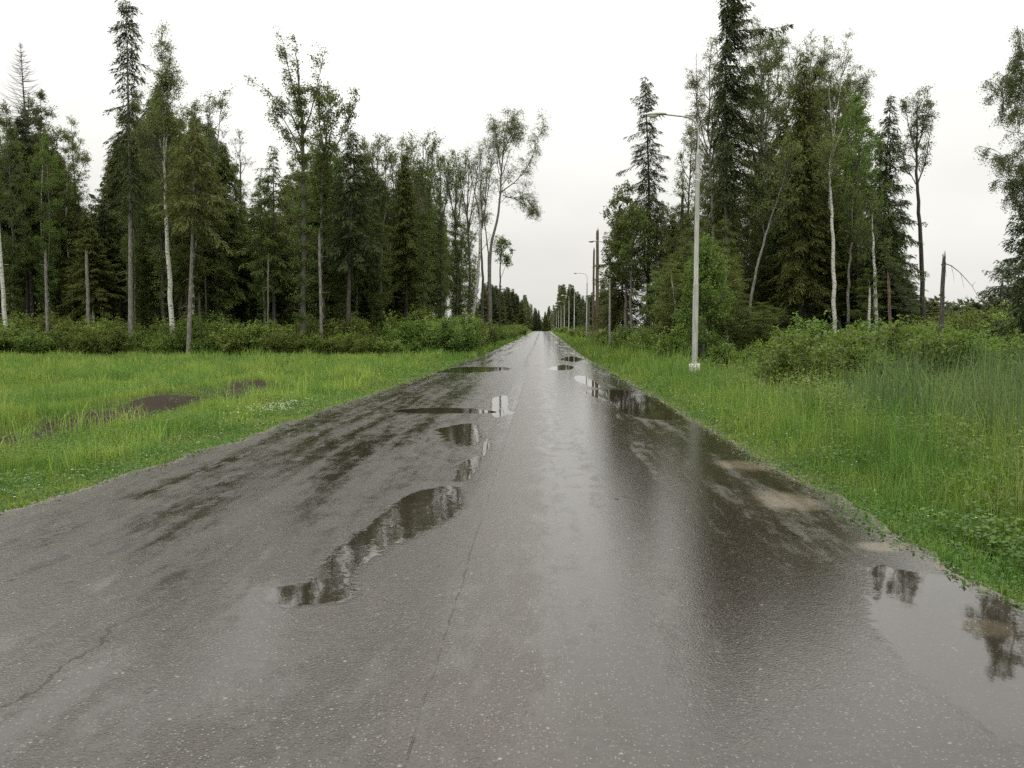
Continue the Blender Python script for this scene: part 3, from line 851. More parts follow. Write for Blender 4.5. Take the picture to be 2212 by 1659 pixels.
def rel(pts, d, base, rng=None, depth=0.0):
    """picture points (px, py) at distance d -> points relative to base; depth spreads limbs towards or away"""
    out = []
    n = len(pts)
    for i, p in enumerate(pts):
        q = P(p[0], p[1], d) - base
        y = (p[2] if len(p) > 2 else 0.0)
        out.append((q.x, q.y + y, q.z))
    return out

def hgt(px, py, d):
    b = G(px, d); return P(px, py, d).z - b.z

# ------------------------------------------------------------------ the trees one can tell apart, left of the road
GL = "trees at the left forest edge"
def sp_at(name, px, py_top, d, label, cat="spruce", group=GL, **kw):
    b = G(px, d); h = hgt(px, py_top, d)
    trk = kw.pop('trunk_px', None)
    if trk:
        pts = rel(trk, d, b); kw['trunk'] = [(p[0], p[2]) for p in pts]
    return plant(name, spruce(h=h, **kw), b, label, cat, group)
def de_at(name, px, d, stem, label, cat, group=GL, mains=(), **kw):
    b = G(px, d)
    tr = [(0, 0, 0)] + rel(stem, d, b)
    mm = [(rel(p, d, b), r) for p, r in mains]
    return plant(name, decid(trunk=tr, mains=mm, **kw), b, label, cat, group)

sp_at("dead_spruce", 72, 92, 58, "dead leafless spruce with bare fishbone branches above the left forest", seed=1, cb=.62, r=2.5, dead=True, droop=-.25, bark='bark', dens=1.3, power=.85, irregular=.15)
sp_at("spruce", 272, -2, 50, "tallest thin spruce on the left with ragged dark tufts up its stem", seed=2, cb=.42, r=1.15, dens=1.0, droop=.75, bark='bark_pale', trunk_px=[(283, 765), (281, 400), (272, -2)], r0=.17, irregular=.5, power=.3, clump=.3)
de_at("birch", 374, 49, [(367, 600), (358, 480), (355, 350), (345, 290)], "white stemmed birch with a wavy forked trunk beside the tallest left spruce", "birch",
      mains=[([(355, 340), (352, 250), (350, 90)], .06), ([(355, 350), (362, 280), (366, 160)], .05)], seed=3, crown_from=.58, limbs=20, limb_len=2.4, ang=.55, leaf=.07, nleaf=7, sub=9, twigs=7, droop=.4, up=.5, bark='bark_birch', leaves='birch', r0=.15, main_limbs=18)
b_ = G(407, 47.5)
sp_at("spruce", 407, 262, 47.5, "spruce with a long pale bare trunk standing at the very front of the field edge", seed=4, cb=.58, r=2.2, dens=1.1, bark='bark_pale', needles='needle2', trunk_px=[(407, 772), (417, 465), (420, 262)], r0=.15, irregular=.5)
de_at("aspen", 452, 58, [(452, 500), (450, 380), (452, 230)], "airy round topped aspen rising behind the front bare trunk", "aspen", seed=5, crown_from=.5, limbs=18, limb_len=2.2, nleaf=6, leaf=.09, up=.5, main_limbs=5,
      mains=[([(452, 400), (470, 300), (478, 225)], .05)])
de_at("aspen", 520, 62, [(520, 500), (518, 300)], "thin grey aspen top showing at the gap right of the airy aspen", "aspen", seed=6, crown_from=.5, limbs=12, limb_len=1.7, nleaf=4, leaf=.08, up=.8, sub=5)
sp_at("spruce", 594, 312, 54, "narrow spruce with a straight thin trunk in the dip of the left skyline", seed=7, cb=.35, r=1.7, dens=.9, bark='bark', needles='needle2', irregular=.5)
de_at("windswept_ash", 657, 50, [(656, 600), (655, 450), (655, 280), (645, 180), (640, 100)], "windswept ash with long branches reaching left above the forest", "ash tree", seed=8,
      mains=[([(655, 310), (625, 235), (560, 185)], .055), ([(655, 270), (630, 180), (612, 92)], .05), ([(655, 290), (680, 220), (697, 130)], .05), ([(655, 330), (625, 280), (590, 215)], .045), ([(655, 360), (640, 320), (600, 262)], .04)],
      crown_from=.60, limbs=9, limb_len=1.2, ang=.5, leaf=.10, nleaf=3.2, sub=6, twigs=4, up=.4, wind=(-.55, 0, .05), bark='bark', leaves='aspen', r0=.17, epi=3.2, main_limbs=8)
de_at("ash_tree", 697, 53, [(696, 600), (694, 420), (705, 300), (712, 215)], "ash tree with a broad leafy head just right of the windswept one", "ash tree", seed=9,
      mains=[([(700, 360), (735, 300), (765, 235)], .06), ([(700, 330), (690, 270), (688, 230)], .05)], crown_from=.55, limbs=14, limb_len=2.0, ang=.6, leaf=.11, nleaf=7, sub=7, wind=(-.15, 0, 0), bark='bark_pale', r0=.14, epi=1.0)
sp_at("spruce", 760, 278, 52, "dark bushy spruce with a gently bowed grey trunk", seed=10, cb=.42, r=2.0, dens=1.15, bark='bark', trunk_px=[(751, 745), (757, 500), (765, 380), (762, 278)], r0=.17, irregular=.45)
for i, (px, py, d, lab, kw) in enumerate([
    (815, 300, 58, "leafy aspen with a domed top right of the dark bushy spruce", dict(nleaf=7, epi=.4)),
    (868, 305, 60, "slim aspen with several dark upright limbs in the middle of the left forest", dict(nleaf=5)),
    (915, 292, 56, "aspen with a leafy shaggy stem and ragged nodding top", dict(nleaf=6, epi=1.6, wind=(.25, 0, -.05))),
    (952, 335, 60, "pale leaved aspen near the road end of the left forest", dict(nleaf=6, epi=1.0)),
    (985, 330, 64, "thin leaved aspen with fanned upright twigs near the road", dict(nleaf=5, epi=1.2)),
    (1012, 322, 68, "almost bare tree with fine upright twigs next to the leaning birch", dict(nleaf=1.6, epi=.5)),
    (1040, 330, 72, "bare twigged tree closest to the forked birch on the left", dict(nleaf=1.2)),
    ]):
    de_at("aspen", px, d, [(px + 3, 600), (px - 2, 470), (px, py + 25)], lab, "aspen", seed=20 + i,
          mains=[([(px, 480), (px - 18, 400), (px - 24, py + 40)], .05), ([(px, 500), (px + 16, 400), (px + 20, py + 30)], .05)],
          crown_from=.5, limbs=13, limb_len=2.3, ang=.45, leaf=.09, sub=6, twigs=5, up=.9, bark='bark', r0=.12, main_limbs=7, **kw)
de_at("birch", 820, 57, [(822, 640), (824, 560), (828, 500), (835, 420)], "crooked pale birch stem inside the left forest", "birch", seed=31, crown_from=.6, limbs=8, limb_len=1.2, nleaf=6, bark='bark_pale', r0=.10)
de_at("birch", 852, 58, [(849, 620), (843, 550), (838, 500), (836, 430)], "second crooked birch stem, leaning left inside the forest", "birch", seed=32, crown_from=.7, limbs=8, limb_len=1.2, nleaf=6, bark='bark_birch', r0=.10)
# the big forked birch by the road
de_at("birch", 1015, 66, [(1020, 690), (1031, 613), (1037, 540), (1038, 480), (1034, 400), (1036, 330)], "leaning white birch stem at the roadside end of the left forest", "birch", seed=33,
      crown_from=.62, limbs=9, limb_len=1.7, ang=.4, nleaf=1.5, leaf=.08, up=.9, bark='bark_birch', r0=.15)
de_at("forked_birch", 1058, 76, [(1058, 640), (1057, 560), (1062, 520), (1076, 470), (1081, 420), (1082, 370), (1090, 300), (1097, 252)], "big forked birch with one long limb stretching out over the road", "birch", seed=34,
      mains=[([(1082, 415), (1110, 395), (1135, 370), (1155, 330), (1172, 275)], .055),
             ([(1086, 420, .5), (1105, 425, 1.0), (1140, 425, 1.2), (1148, 440, 1.3)], .045),
             ([(1082, 370), (1075, 320), (1070, 272)], .05), ([(1085, 330), (1105, 290), (1118, 262)], .05),
             ([(1057, 560), (1045, 470), (1052, 400), (1050, 330)], .07)],
      crown_from=.6, limbs=14, limb_len=2.4, ang=.6, leaf=.085, nleaf=6, sub=9, twigs=6, droop=.6, up=.35, bark='bark_pale', leaves='birch', r0=.155, main_limbs=12, sz=.8)
de_at("young_birch", 1080, 92, [(1080, 640), (1081, 560), (1084, 525)], "small slim birch with a narrow crown between the forked birch and the road", "birch", seed=35,
      mains=[([(1082, 600), (1092, 575), (1100, 555)], .03)], crown_from=.62, limbs=12, limb_len=1.5, ang=.6, leaf=.14, nleaf=6, sub=5, droop=.3, up=.2, bark='bark_dark', r0=.11)

# snags and bare stems of the left edge
for i, (px, py, d, r, bk, ln, lab) in enumerate([
    (193, 552, 51, .12, 'bark_pale', 0, "broken grey trunk stump standing among the left shrubs"),
    (204, 632, 54, .07, 'bark_birch', 0, "short whitish broken trunk right beside the grey stump"),
    (579, 565, 52, .06, 'bark_pale', .1, "thin pale snag left of the narrow spruce"),
    (16, 470, 50, .13, 'bark_birch', -.3, "old patchy birch trunk at the left end of the forest"),
    (103, 560, 50, .10, 'bark_pale', .05, "straight pale trunk rising from the shrubs left of the grey stump"),
    (296, 615, 56, .09, 'bark', -.5, "slanting dark broken stem right of the tallest left spruce"),
    (657, 480, 50.5, .10, 'bark_pale', 0, "light bare stem standing in front of the windswept ash"),
    (696, 520, 50, .10, 'bark_pale', -.1, "light bare stem at the foot of the broad headed ash"),
    (1056, 560, 77.5, .15, 'bark', 0, "short dark broken trunk beside the forked birch"),
    (965, 690, 54, .09, 'bark_birch', 0, "short white birch stump in the bushes near the road"),
    (447, 600, 54, .07, 'bark', 0, "slim grey stem to the right of the front bare trunk"),
    (433, 650, 52, .09, 'bark', 0, "low dark broken stem right behind the front bare trunk"),
    ]):
    b = G(px, d)
    plant("broken_trunk", snag(40 + i, hgt(px, py, d), r, bark=bk, lean=ln), b, lab, "dead trunk", "broken and bare trunks")

# ------------------------------------------------------------------ right of the road
GR = "trees at the right forest edge"
sp_at("spruce", 1398, 163, 68, "freestanding dark spruce with drooping tiers behind the lamp head", seed=50, cb=.28, r=2.15, dens=1.0, droop=.75, bark='bark_dark', group=GR, irregular=.5, power=.62, clump=.3, trunk_px=[(1400, 740), (1402, 400), (1393, 163)], r0=.2)
sp_at("spruce", 1568, -40, 52, "tallest spruce of the right wood with heavy dark tufts on one side", seed=51, cb=.42, r=1.5, dens=1.3, droop=.6, side=(0, .8), bark='bark', group=GR, irregular=.6, power=.3, clump=.35, trunk_px=[(1578, 720), (1568, 430), (1566, 200), (1572, -40)], r0=.17)
sp_at("dead_spruce", 1497, 105, 49, "thin dead spruce spire rising right behind the nearest lamp arm", seed=52, cb=.62, r=.75, dead=True, droop=.3, bark='bark_dark', dens=.7, group=GR, irregular=.4, r0=.10)
de_at("birch", 1540, 55, [(1545, 600), (1538, 420), (1530, 300), (1535, 110)], "airy birch crown left of the tallest right spruce", "birch", group=GR, seed=53,
      mains=[([(1532, 350), (1510, 250), (1500, 190)], .04), ([(1535, 300), (1555, 200), (1550, 120)], .04)], crown_from=.45, limbs=22, limb_len=2.6, ang=.6, nleaf=6, leaf=.06, sub=10, twigs=7, droop=.4, up=.6, bark='bark_pale', leaves='birch', r0=.12)
de_at("birch", 1650, 60, [(1655, 600), (1650, 400), (1645, 200), (1642, 70)], "broad grey green birch top right of the tallest right spruce", "birch", group=GR, seed=54,
      mains=[([(1650, 360), (1620, 250), (1612, 110)], .05), ([(1650, 300), (1680, 180), (1690, 100)], .05), ([(1648, 340), (1700, 240), (1715, 150)], .05)], crown_from=.42, limbs=26, limb_len=3.1, ang=.6, nleaf=5, leaf=.06, sub=11, twigs=8, droop=.3, up=.8, bark='bark_pale', leaves='birch', r0=.14, main_limbs=10)
de_at("birch", 1750, 61, [(1745, 600), (1742, 400), (1745, 250), (1752, 105)], "airy grey birch top behind the pointed spruce of the right wood", "birch", group=GR, seed=55,
      mains=[([(1745, 350), (1770, 200), (1780, 120)], .05), ([(1745, 300), (1725, 200), (1705, 125)], .05)], crown_from=.42, limbs=24, limb_len=3.0, ang=.6, nleaf=5, leaf=.06, sub=11, twigs=8, droop=.3, up=.8, bark='bark_pale', leaves='birch', r0=.13, main_limbs=10)
de_at("birch", 1820, 56, [(1800, 600), (1790, 420), (1805, 260), (1825, 110)], "open twiggy birch top leaning right above the right wood", "birch", group=GR, seed=56,
      mains=[([(1800, 330), (1840, 230), (1860, 190)], .045), ([(1800, 300), (1790, 200), (1800, 130)], .045)], crown_from=.5, limbs=18, limb_len=2.6, ang=.6, nleaf=5, leaf=.065, sub=9, twigs=7, droop=.3, up=.6, bark='bark_birch', leaves='birch', r0=.14, main_limbs=9)
sp_at("spruce", 1727, 106, 54, "pointed dark spruce in the middle of the right wood", seed=57, cb=.22, r=2.2, dens=1.15, droop=.5, bark='bark_dark', group=GR, needles='needle2', irregular=.45, power=.7)
sp_at("spruce", 1905, 200, 56, "spruce with a thin dying spire at the right end of the right wood", seed=58, cb=.2, r=2.6, dens=1.0, droop=.5, bark='bark_dark', group=GR, irregular=.4, power=.95)
de_at("aspen", 1855, 54, [(1855, 600), (1850, 420), (1850, 245)], "full green aspen in front of the dying spire", "aspen", group=GR, seed=59, crown_from=.35, limbs=22, limb_len=2.4, nleaf=11, leaf=.10, up=.4, sub=8, leaves='fresh', bark='bark', main_limbs=5)
de_at("bare_stemmed_aspen", 1995, 58, [(1993, 600), (1985, 470), (1980, 380), (1980, 300), (1984, 215)], "lone tall aspen with a long bare stem and small round crown right of the wood", "aspen", group=GR, seed=60,
      mains=[([(1981, 400), (2000, 350), (2012, 270)], .05), ([(1980, 400), (1962, 370), (1950, 330)], .035), ([(1981, 345), (1965, 280), (1955, 235)], .04), ([(1980, 330), (1998, 260), (2005, 215)], .04)],
      crown_from=.66, limbs=15, limb_len=1.5, ang=.5, nleaf=4, leaf=.09, up=.6, sub=7, bark='bark_dark', r0=.17, main_limbs=8)
de_at("birch", 1803, 50, [(1802, 600), (1798, 500), (1796, 440), (1790, 380), (1795, 330)], "straight clean white birch trunk in the right wood", "birch", group=GR, seed=61, crown_from=.65, limbs=12, limb_len=1.8, nleaf=7, leaf=.09, bark='bark_birch', r0=.12, leaves='birch')
de_at("birch", 1835, 52, [(1832, 640), (1834, 560), (1842, 520), (1840, 420)], "greyish crooked birch trunk right of the clean white one", "birch", group=GR, seed=62, crown_from=.6, limbs=10, limb_len=1.7, nleaf=7, leaf=.09, bark='bark_pale', r0=.09)
de_at("birch", 1892, 50, [(1891, 650), (1889, 590), (1886, 520), (1885, 440)], "white birch trunk with a leafy top near the right end of the wood", "birch", group=GR, seed=63, crown_from=.5, limbs=12, limb_len=1.8, nleaf=8, leaf=.09, bark='bark_birch', r0=.13)
de_at("birch", 1612, 50, [(1622, 640), (1640, 560), (1662, 480), (1690, 400), (1705, 330)], "slanting white birch leaning right below the tallest right spruce", "birch", group=GR, seed=64, crown_from=.5, limbs=16, limb_len=1.9, nleaf=9, leaf=.085, bark='bark_pale', r0=.085, leaves='birch', droop=.3)
de_at("bushy_maple", 1520, 38, [(1520, 700), (1521, 620), (1522, 550)], "bushy fresh green maple right behind the nearest lamp post", "maple", group=GR, seed=65, crown_from=.04, limbs=40, limb_len=1.6, ang=1.0, nleaf=9, leaf=.09, up=.25, sub=9, twigs=6, leaves='fresh', bark='twig', r0=.07, shape='cone', sz=.45)
de_at("bushy_maple", 1468, 44, [(1468, 700), (1470, 620), (1472, 590)], "lower dark leaved maple left of the nearest lamp post", "maple", group=GR, seed=66, crown_from=.05, limbs=30, limb_len=1.7, shape='cone', ang=.95, nleaf=8, leaf=.12, up=.2, sub=8, twigs=6, leaves='shrub', bark='twig', r0=.06)
# dark clump left of the freestanding spruce
de_at("maple", 1352, 66, [(1352, 650), (1353, 560), (1356, 430)], "leafy dark tree with a pale twin trunk at the road end of the right wood", "maple", group=GR, seed=67, crown_from=.42, limbs=24, limb_len=2.6, ang=.9, nleaf=11, leaf=.14, up=.2, sub=8, twigs=5, leaves='aspen', bark='bark_pale', r0=.12, sz=.5)
sp_at("spruce", 1345, 448, 72, "short bushy spruce right behind the second street lamp", seed=68, cb=.18, r=2.3, dens=1.2, droop=.45, group=GR, needles='needle2', irregular=.5, power=.5)
sp_at("spruce", 1425, 430, 74, "short bushy spruce to the right of the freestanding one", seed=69, cb=.18, r=2.0, dens=1.1, droop=.45, group=GR, irregular=.5, power=.5)
de_at("maple", 1365, 64, [(1362, 650), (1364, 560), (1368, 470)], "second pale stemmed leafy tree, right of the twin trunk one", "maple", group=GR, seed=70, crown_from=.45, limbs=18, limb_len=2.0, ang=.9, nleaf=10, leaf=.13, up=.2, sub=7, leaves='aspen', bark='bark_pale', r0=.10)
for i, (px, py, d, r, bk, ln, lab) in enumerate([
    (1289, 503, 96, .21, 'bark_orange', .02, "tall broken orange brown trunk standing alone beside the road"),
    (1281, 547, 96, .14, 'bark_orange', .03, "shorter broken trunk just left of the tall orange brown one"),
    (1466, 432, 60, .13, 'bark_orange', .15, "broken reddish trunk top left of the nearest lamp post"),
    (2032, 566, 45, .13, 'bark', .02, "thick grey snapped trunk with a bent over top"),
    (1926, 612, 47, .10, 'bark_orange', -.25, "peeled brown snag at the right end of the wood"),
    (1876, 645, 48, .08, 'bark_birch', 0, "short white stump left of the leafy topped white birch"),
    (1272, 660, 100, .09, 'bark_pale', 0, "thin grey snag right beside the third street lamp"),
    (2160, 620, 60, .14, 'bark_dark', 0, "short dark stub between the small trees on the far right"),
    ]):
    b = G(px, d)
    plant("broken_trunk", snag(80 + i, hgt(px, py, d), r, bark=bk, lean=ln), b, lab, "dead trunk", "broken and bare trunks")
# the bent-over top of the snapped trunk
bt = MB(); bb = G(2032, 45)
pts = rel([(2033, 572), (2040, 569), (2055, 574), (2075, 590), (2100, 618), (2112, 640)], 45, bb)
bt.tube(pts, [.03, .028, .024, .018, .012, .006], 5)
for q, e2 in ((2, (2062, 610)), (3, (2082, 622)), (1, (2045, 600)), (4, (2110, 610))):
    pe = rel([e2], 45, bb)[0]; bt.tube([pts[q], ((np.array(pts[q]) + pe) / 2 + [0, 0, .08]).tolist(), pe], [.012, .009, .004], 3)
snag_root = [o for o in sc.objects if o.get("label", "").startswith("thick grey snapped")][0]
link("broken_top", bt.mesh("broken_top", [M['bark']]), snag_root)

# the big tree at the right margin and its neighbours
de_at("weeping_birch", 2262, 40, [(2256, 600), (2250, 400), (2245, 250), (2232, 80)], "big weeping birch hanging in at the right margin", "birch", group=GR, seed=90,
      mains=[([(2250, 300), (2200, 230), (2150, 200)], .07), ([(2250, 420), (2200, 370), (2150, 325)], .06), ([(2250, 480), (2215, 420), (2190, 400)], .05), ([(2240, 200), (2215, 140), (2205, 90)], .05), ([(2248, 260), (2215, 200), (2185, 175)], .05)],
      crown_from=.42, limbs=22, limb_len=1.7, ang=.9, nleaf=7, leaf=.06, sub=9, twigs=7, droop=1.4, up=.0, bark='bark_birch', leaves='aspen', r0=.2, main_limbs=10, sz=.5)
sp_at("spruce", 2235, 350, 41, "dark spruce below the weeping birch at the right margin", seed=91, cb=.08, r=1.7, dens=1.2, droop=.5, group=GR, irregular=.4, power=.5)
sp_at("pine", 2165, 560, 62, "ragged little pine on the skyline left of the margin spruce", cat="pine", seed=92, cb=.35, r=2.0, dens=1.0, group=GR, power=.5, irregular=.7)
sp_at("pine", 2192, 545, 66, "second ragged little pine, touching the margin spruce", cat="pine", seed=93, cb=.3, r=1.9, dens=1.0, group=GR, power=.5, irregular=.7)

# ------------------------------------------------------------------ the mass of the woods: copies of a few kinds
SKY_L = [(-200, 260), (0, 215), (30, 205), (60, 250), (110, 240), (150, 290), (185, 350), (215, 375), (240, 330), (270, 270), (340, 215), (400, 225), (450, 235), (500, 300), (530, 360), (570, 380), (600, 350), (640, 330), (700, 285), (760, 300), (800, 320), (860, 340), (925, 340), (990, 390), (1030, 460), (1060, 590)]
SKY_R = [(1300, 560), (1320, 470), (1345, 440), (1380, 450), (1440, 440), (1480, 400), (1510, 330), (1540, 300), (1600, 220), (1700, 240), (1760, 220), (1850, 270), (1900, 290), (1940, 430), (1955, 590), (1970, 640), (2030, 655), (2120, 640), (2150, 600), (2200, 470), (2300, 350)]

protoS = [spruce(seed=200 + i, h=20, cb=[.36, .44, .32, .5, .4, .46][i], r=[2.7, 2.4, 3.1, 2.2, 2.9, 2.5][i], dens=1.35, leaf=1.15, droop=.5, needles='needle' if i in (1, 4) else 'needle2', bark=['bark', 'bark_pale', 'bark', 'bark_pale', 'bark_dark', 'bark'][i],
                 irregular=.5, power=.78, clump=.15) for i in range(6)]
protoF = [spruce(seed=230 + i, h=20, cb=.12, r=[2.6, 2.2, 3.0][i], dens=.9, droop=.4, needles=['needle', 'needle2', 'needle'][i], irregular=.3, power=.95, leaf=1.6) for i in range(3)]
def simple_decid(i):
    rng = np.random.default_rng(300 + i)
    st = [(0, 0, 0), (rng.normal() * .15, 0, 5), (rng.normal() * .3, rng.normal() * .2, 11), (rng.normal() * .4, 0, 19)]
    return decid(300 + i, st, crown_from=.36, limbs=26, limb_len=2.6, ang=.65, leaf=.088, nleaf=[13, 9, 13, 7, 14][i], sub=9, twigs=7, up=[.6, .7, .5, .8, .5][i], droop=[0, 0, .3, .2, 0][i], bark=['bark', 'bark_pale', 'bark_birch', 'bark_dark', 'bark'][i], leaves=['aspen', 'fresh', 'birch', 'birch', 'aspen'][i], r0=.12, epi=[1.2, .3, .4, .2, 2.2][i])
protoD = [simple_decid(i) for i in range(5)]

REC = []
def mass(pxr, dr, n, sky, zone, seed, mix=.25, slack=(5, 120), mind=1.7, keep=None, wide=1.0, far=False):
    rng = np.random.default_rng(seed); placed = []
    tries = 0
    while len(placed) < n and tries < n * 40:
        tries += 1
        px = rng.uniform(*pxr); d = math.sqrt(rng.uniform(dr[0] ** 2, dr[1] ** 2))
        b = G(px, d)
        if keep and not keep(b.x, b.y): continue
        if any((b.x - q[0]) ** 2 + (b.y - q[1]) ** 2 < mind ** 2 for q in placed): continue
        py = interp(px, sky) + rng.uniform(*slack)
        h = hgt(px, py, d)
        if h < 2.5: continue
        placed.append((b.x, b.y))
        dec = rng.random() < mix
        pr = protoD[rng.integers(5)] if dec else (protoF[rng.integers(3)] if far else protoS[rng.integers(6)])
        s = h / 20.0; wsc = min(1.25, max(.6, s)) * rng.uniform(.85, 1.2) * wide
        o = plant("broadleaf_tree" if dec else "spruce", pr, b, None, "broadleaf tree" if dec else "spruce", None, rng.random() * 6.28, (wsc, wsc, s))
        REC.append((o, px, "leafy tree" if dec else "spruce", zone, d))

MARK = [(-60, "left of the dead spruce"), (72, "by the dead spruce"), (193, "by the grey stump"), (278, "by the tallest thin spruce"), (372, "by the wavy birch"), (425, "by the front bare trunk"),
        (510, "by the airy aspens"), (594, "by the narrow spruce"), (657, "by the windswept ash"), (705, "by the broad ash"), (758, "by the bowed spruce"), (840, "by the crooked birches"),
        (925, "by the shaggy aspen"), (980, "by the fanned aspen"), (1030, "by the leaning birch"), (1100, "past the forked birch"), (1230, "under the far lamps"), (1290, "by the orange brown trunks"), (1345, "by the second lamp"), (1400, "by the freestanding spruce"),
        (1497, "by the nearest lamp"), (1570, "by the tallest spruce"), (1650, "by the grey green birch"), (1727, "by the pointed spruce"), (1803, "by the clean birch"),
        (1905, "by the dying spire"), (1990, "by the lone aspen"), (2033, "by the snapped trunk"), (2165, "by the little pines"), (2250, "by the weeping birch")]
def label_records():
    bins = {}
    for r in REC:
        mk = min(MARK, key=lambda m: abs(m[0] - r[1]))[1] if not r[3].startswith("*") else ""
        bins.setdefault((r[2], r[3].lstrip("*"), mk), []).append(r)
    for (kind, zone, mk), rs in bins.items():
        rs.sort(key=lambda r: r[1])
        for i, r in enumerate(rs):
            o = r[0]
            lab = kind + " " + zone + ((", " + mk) if mk else "")
            if len(rs) > 1:
                lab += ", " + ("leftmost" if i == 0 else (ORD[i] if i < len(ORD) else "one further") + " from left") if i < len(rs) - 1 else ", rightmost"
            o["label"] = lab
            o["group"] = kind + "s " + zone

mass((-120, 1010), (53, 66), 70, SKY_L, "in the left wood's front", 1, .55, (-15, 170), keep=lambda x, y: x < -8.5)
mass((885, 1046), (60, 108), 22, SKY_L, "by the road in the left wood", 21, .8, (0, 170), 1.4, keep=lambda x, y: x < -5.3, wide=.8)
mass((-120, 1030), (66, 105), 56, SKY_L, "deep in the left wood", 2, .3, (20, 150), keep=lambda x, y: x < -10, wide=1.25)
mass((-120, 1000), (56, 72), 9, [(-200, 580), (1000, 560)], "young, under the left wood", 11, .2, (-60, 90), keep=lambda x, y: x < -9)
mass((1440, 1950), (54, 68), 36, SKY_R, "in the right wood's front", 3, .68, (-10, 200), keep=lambda x, y: x > 9)
mass((1330, 1950), (68, 100), 13, SKY_R, "at the right wood's back", 4, .4, (40, 200), keep=lambda x, y: x > 12, wide=1.25)
mass((1340, 1950), (50, 62), 14, [(1300, 560), (2000, 560)], "young, under the right wood", 12, .2, (-60, 90), keep=lambda x, y: x > 9)

mass((1590, 1880), (58, 74), 9, [(1590, 130), (1640, 60), (1700, 110), (1760, 85), (1820, 130), (1880, 210)], "airy, above the right wood", 31, 1.0, (5, 90), 2.0, wide=1.25)
mass((1470, 1570), (54, 66), 3, [(1470, 260), (1520, 140), (1570, 150)], "slender, by the dead spire", 32, 1.0, (0, 60), 1.5)
mass((1425, 1680), (41, 52), 22, [(1425, 600), (1480, 440), (1540, 430), (1600, 560), (1680, 640)], "low, behind the nearest lamp", 33, 1.0, (0, 110), 1.5, wide=1.1)
mass((80, 170), (54, 62), 4, [(80, 200), (130, 195), (170, 250)], "airy, right of the dead spruce", 34, 1.0, (0, 50), 1.6, wide=1.1)
mass((290, 480), (52, 62), 7, [(290, 190), (340, 130), (400, 200), (480, 230)], "airy, around the wavy birch", 35, 1.0, (0, 60), 1.6, wide=1.05)
mass((690, 900), (55, 64), 7, [(690, 240), (760, 290), (900, 300)], "airy, right of the broad ash", 36, 1.0, (0, 50), 1.6, wide=1.0)

# low woodland beyond the right clearing
SKY_LOW = [(1940, 600), (1990, 650), (2060, 660), (2120, 668), (2300, 640)]
mass((1950, 2260), (95, 150), 24, SKY_LOW, "low beyond the right clearing", 5, .1, (-15, 22), 2.5, wide=1.5)

# far forest along the road
SKY_FAR = [(1040, 600), (1070, 617), (1100, 622), (1140, 640), (1160, 655), (1172, 668), (1180, 658), (1195, 618), (1215, 612), (1245, 618), (1262, 640), (1275, 632), (1320, 625)]
mass((1040, 1166), (320, 560), 38, SKY_FAR, "*in the far wood left of the road", 6, .06, (-4, 16), 2.6, keep=lambda x, y: -30 < x < -6.5, wide=1.6, far=True)
mass((1178, 1335), (320, 560), 38, SKY_FAR, "*in the far wood right of the lamps", 7, .06, (-4, 16), 2.6, keep=lambda x, y: 7.5 < x < 45, wide=1.6, far=True)
mass((1130, 1205), (585, 640), 22, [(1100, 640), (1172, 672), (1240, 640)], "*closing the far end of the road", 8, 0, (-6, 10), 2.2, wide=1.2, far=True)
mass((1255, 1330), (110, 200), 9, [(1250, 660), (1300, 600), (1330, 560)], "*behind the orange brown broken trunks", 9, .2, (0, 60), 2.5, keep=lambda x, y: x > 9)

# ------------------------------------------------------------------ shrubs
protoB = [shrub(400 + i, [2.1, 1.7, 2.4, 1.4][i], [1.5, 1.3, 1.6, 1.2][i], ['shrub', 'shrub', 'fresh', 'fresh'][i], 9, .11, 22) for i in range(4)]
def shrubs(pxr, dfun, n, zone, seed, sc_=(.7, 1.15), kinds=(0, 1, 2, 3)):
    rng = np.random.default_rng(seed)
    for k in range(n):
        px = pxr[0] + (pxr[1] - pxr[0]) * (k + rng.random()) / n
        d = dfun(px, rng); b = G(px, d)
        if edge_l(b.y) - .8 < b.x < edge_r(b.y) + .8: continue
        s = rng.uniform(*sc_)
        k_ = kinds[rng.integers(len(kinds))]
        o = plant("shrub", protoB[k_], b, None, "shrub", None, rng.random() * 6.28, (s * 1.1, s * 1.1, s), ("stem", "foliage"))
        REC.append((o, px, "light green shrub" if k_ > 1 else "green shrub", zone, d))
shrubs((-140, 960), lambda px, r: r.uniform(47.5, 50.5), 64, "at the left field edge", 1, (.35, 1.1), (0, 1, 3, 3, 2))
shrubs((-140, 1010), lambda px, r: r.uniform(50, 55), 50, "under the left trees", 2, (.85, 1.3), (0, 1, 2))
shrubs((985, 1135), lambda px, r: interp(px, [(985, 50), (1040, 70), (1100, 115), (1135, 190)]) + r.uniform(-3, 6), 30, "*on the left verge past the wood", 3, (.6, 1.1), (0, 1, 2))
shrubs((1200, 1340), lambda px, r: interp(px, [(1200, 290), (1225, 190), (1250, 135), (1300, 92), (1340, 74)]) + r.uniform(-4, 8), 28, "*beneath the far lamps", 4, (.6, 1.05), (0, 1))
shrubs((1335, 1490), lambda px, r: interp(px, [(1335, 62), (1400, 50), (1490, 40)]) + r.uniform(-2, 5), 26, "*between the first two lamps", 5, (.6, 1.15), (0, 1, 0, 2))
shrubs((1530, 2260), lambda px, r: r.uniform(36, 44), 34, "before the right wood", 6, (.45, .95), (0, 1, 2, 3))
shrubs((1700, 2290), lambda px, r: r.uniform(23, 31), 26, "in the right clearing", 7, (.4, .95), (2, 3))
shrubs((1960, 2260), lambda px, r: r.uniform(46, 70), 22, "at the clearing's back", 8, (.9, 1.6), (0, 1))
label_records()

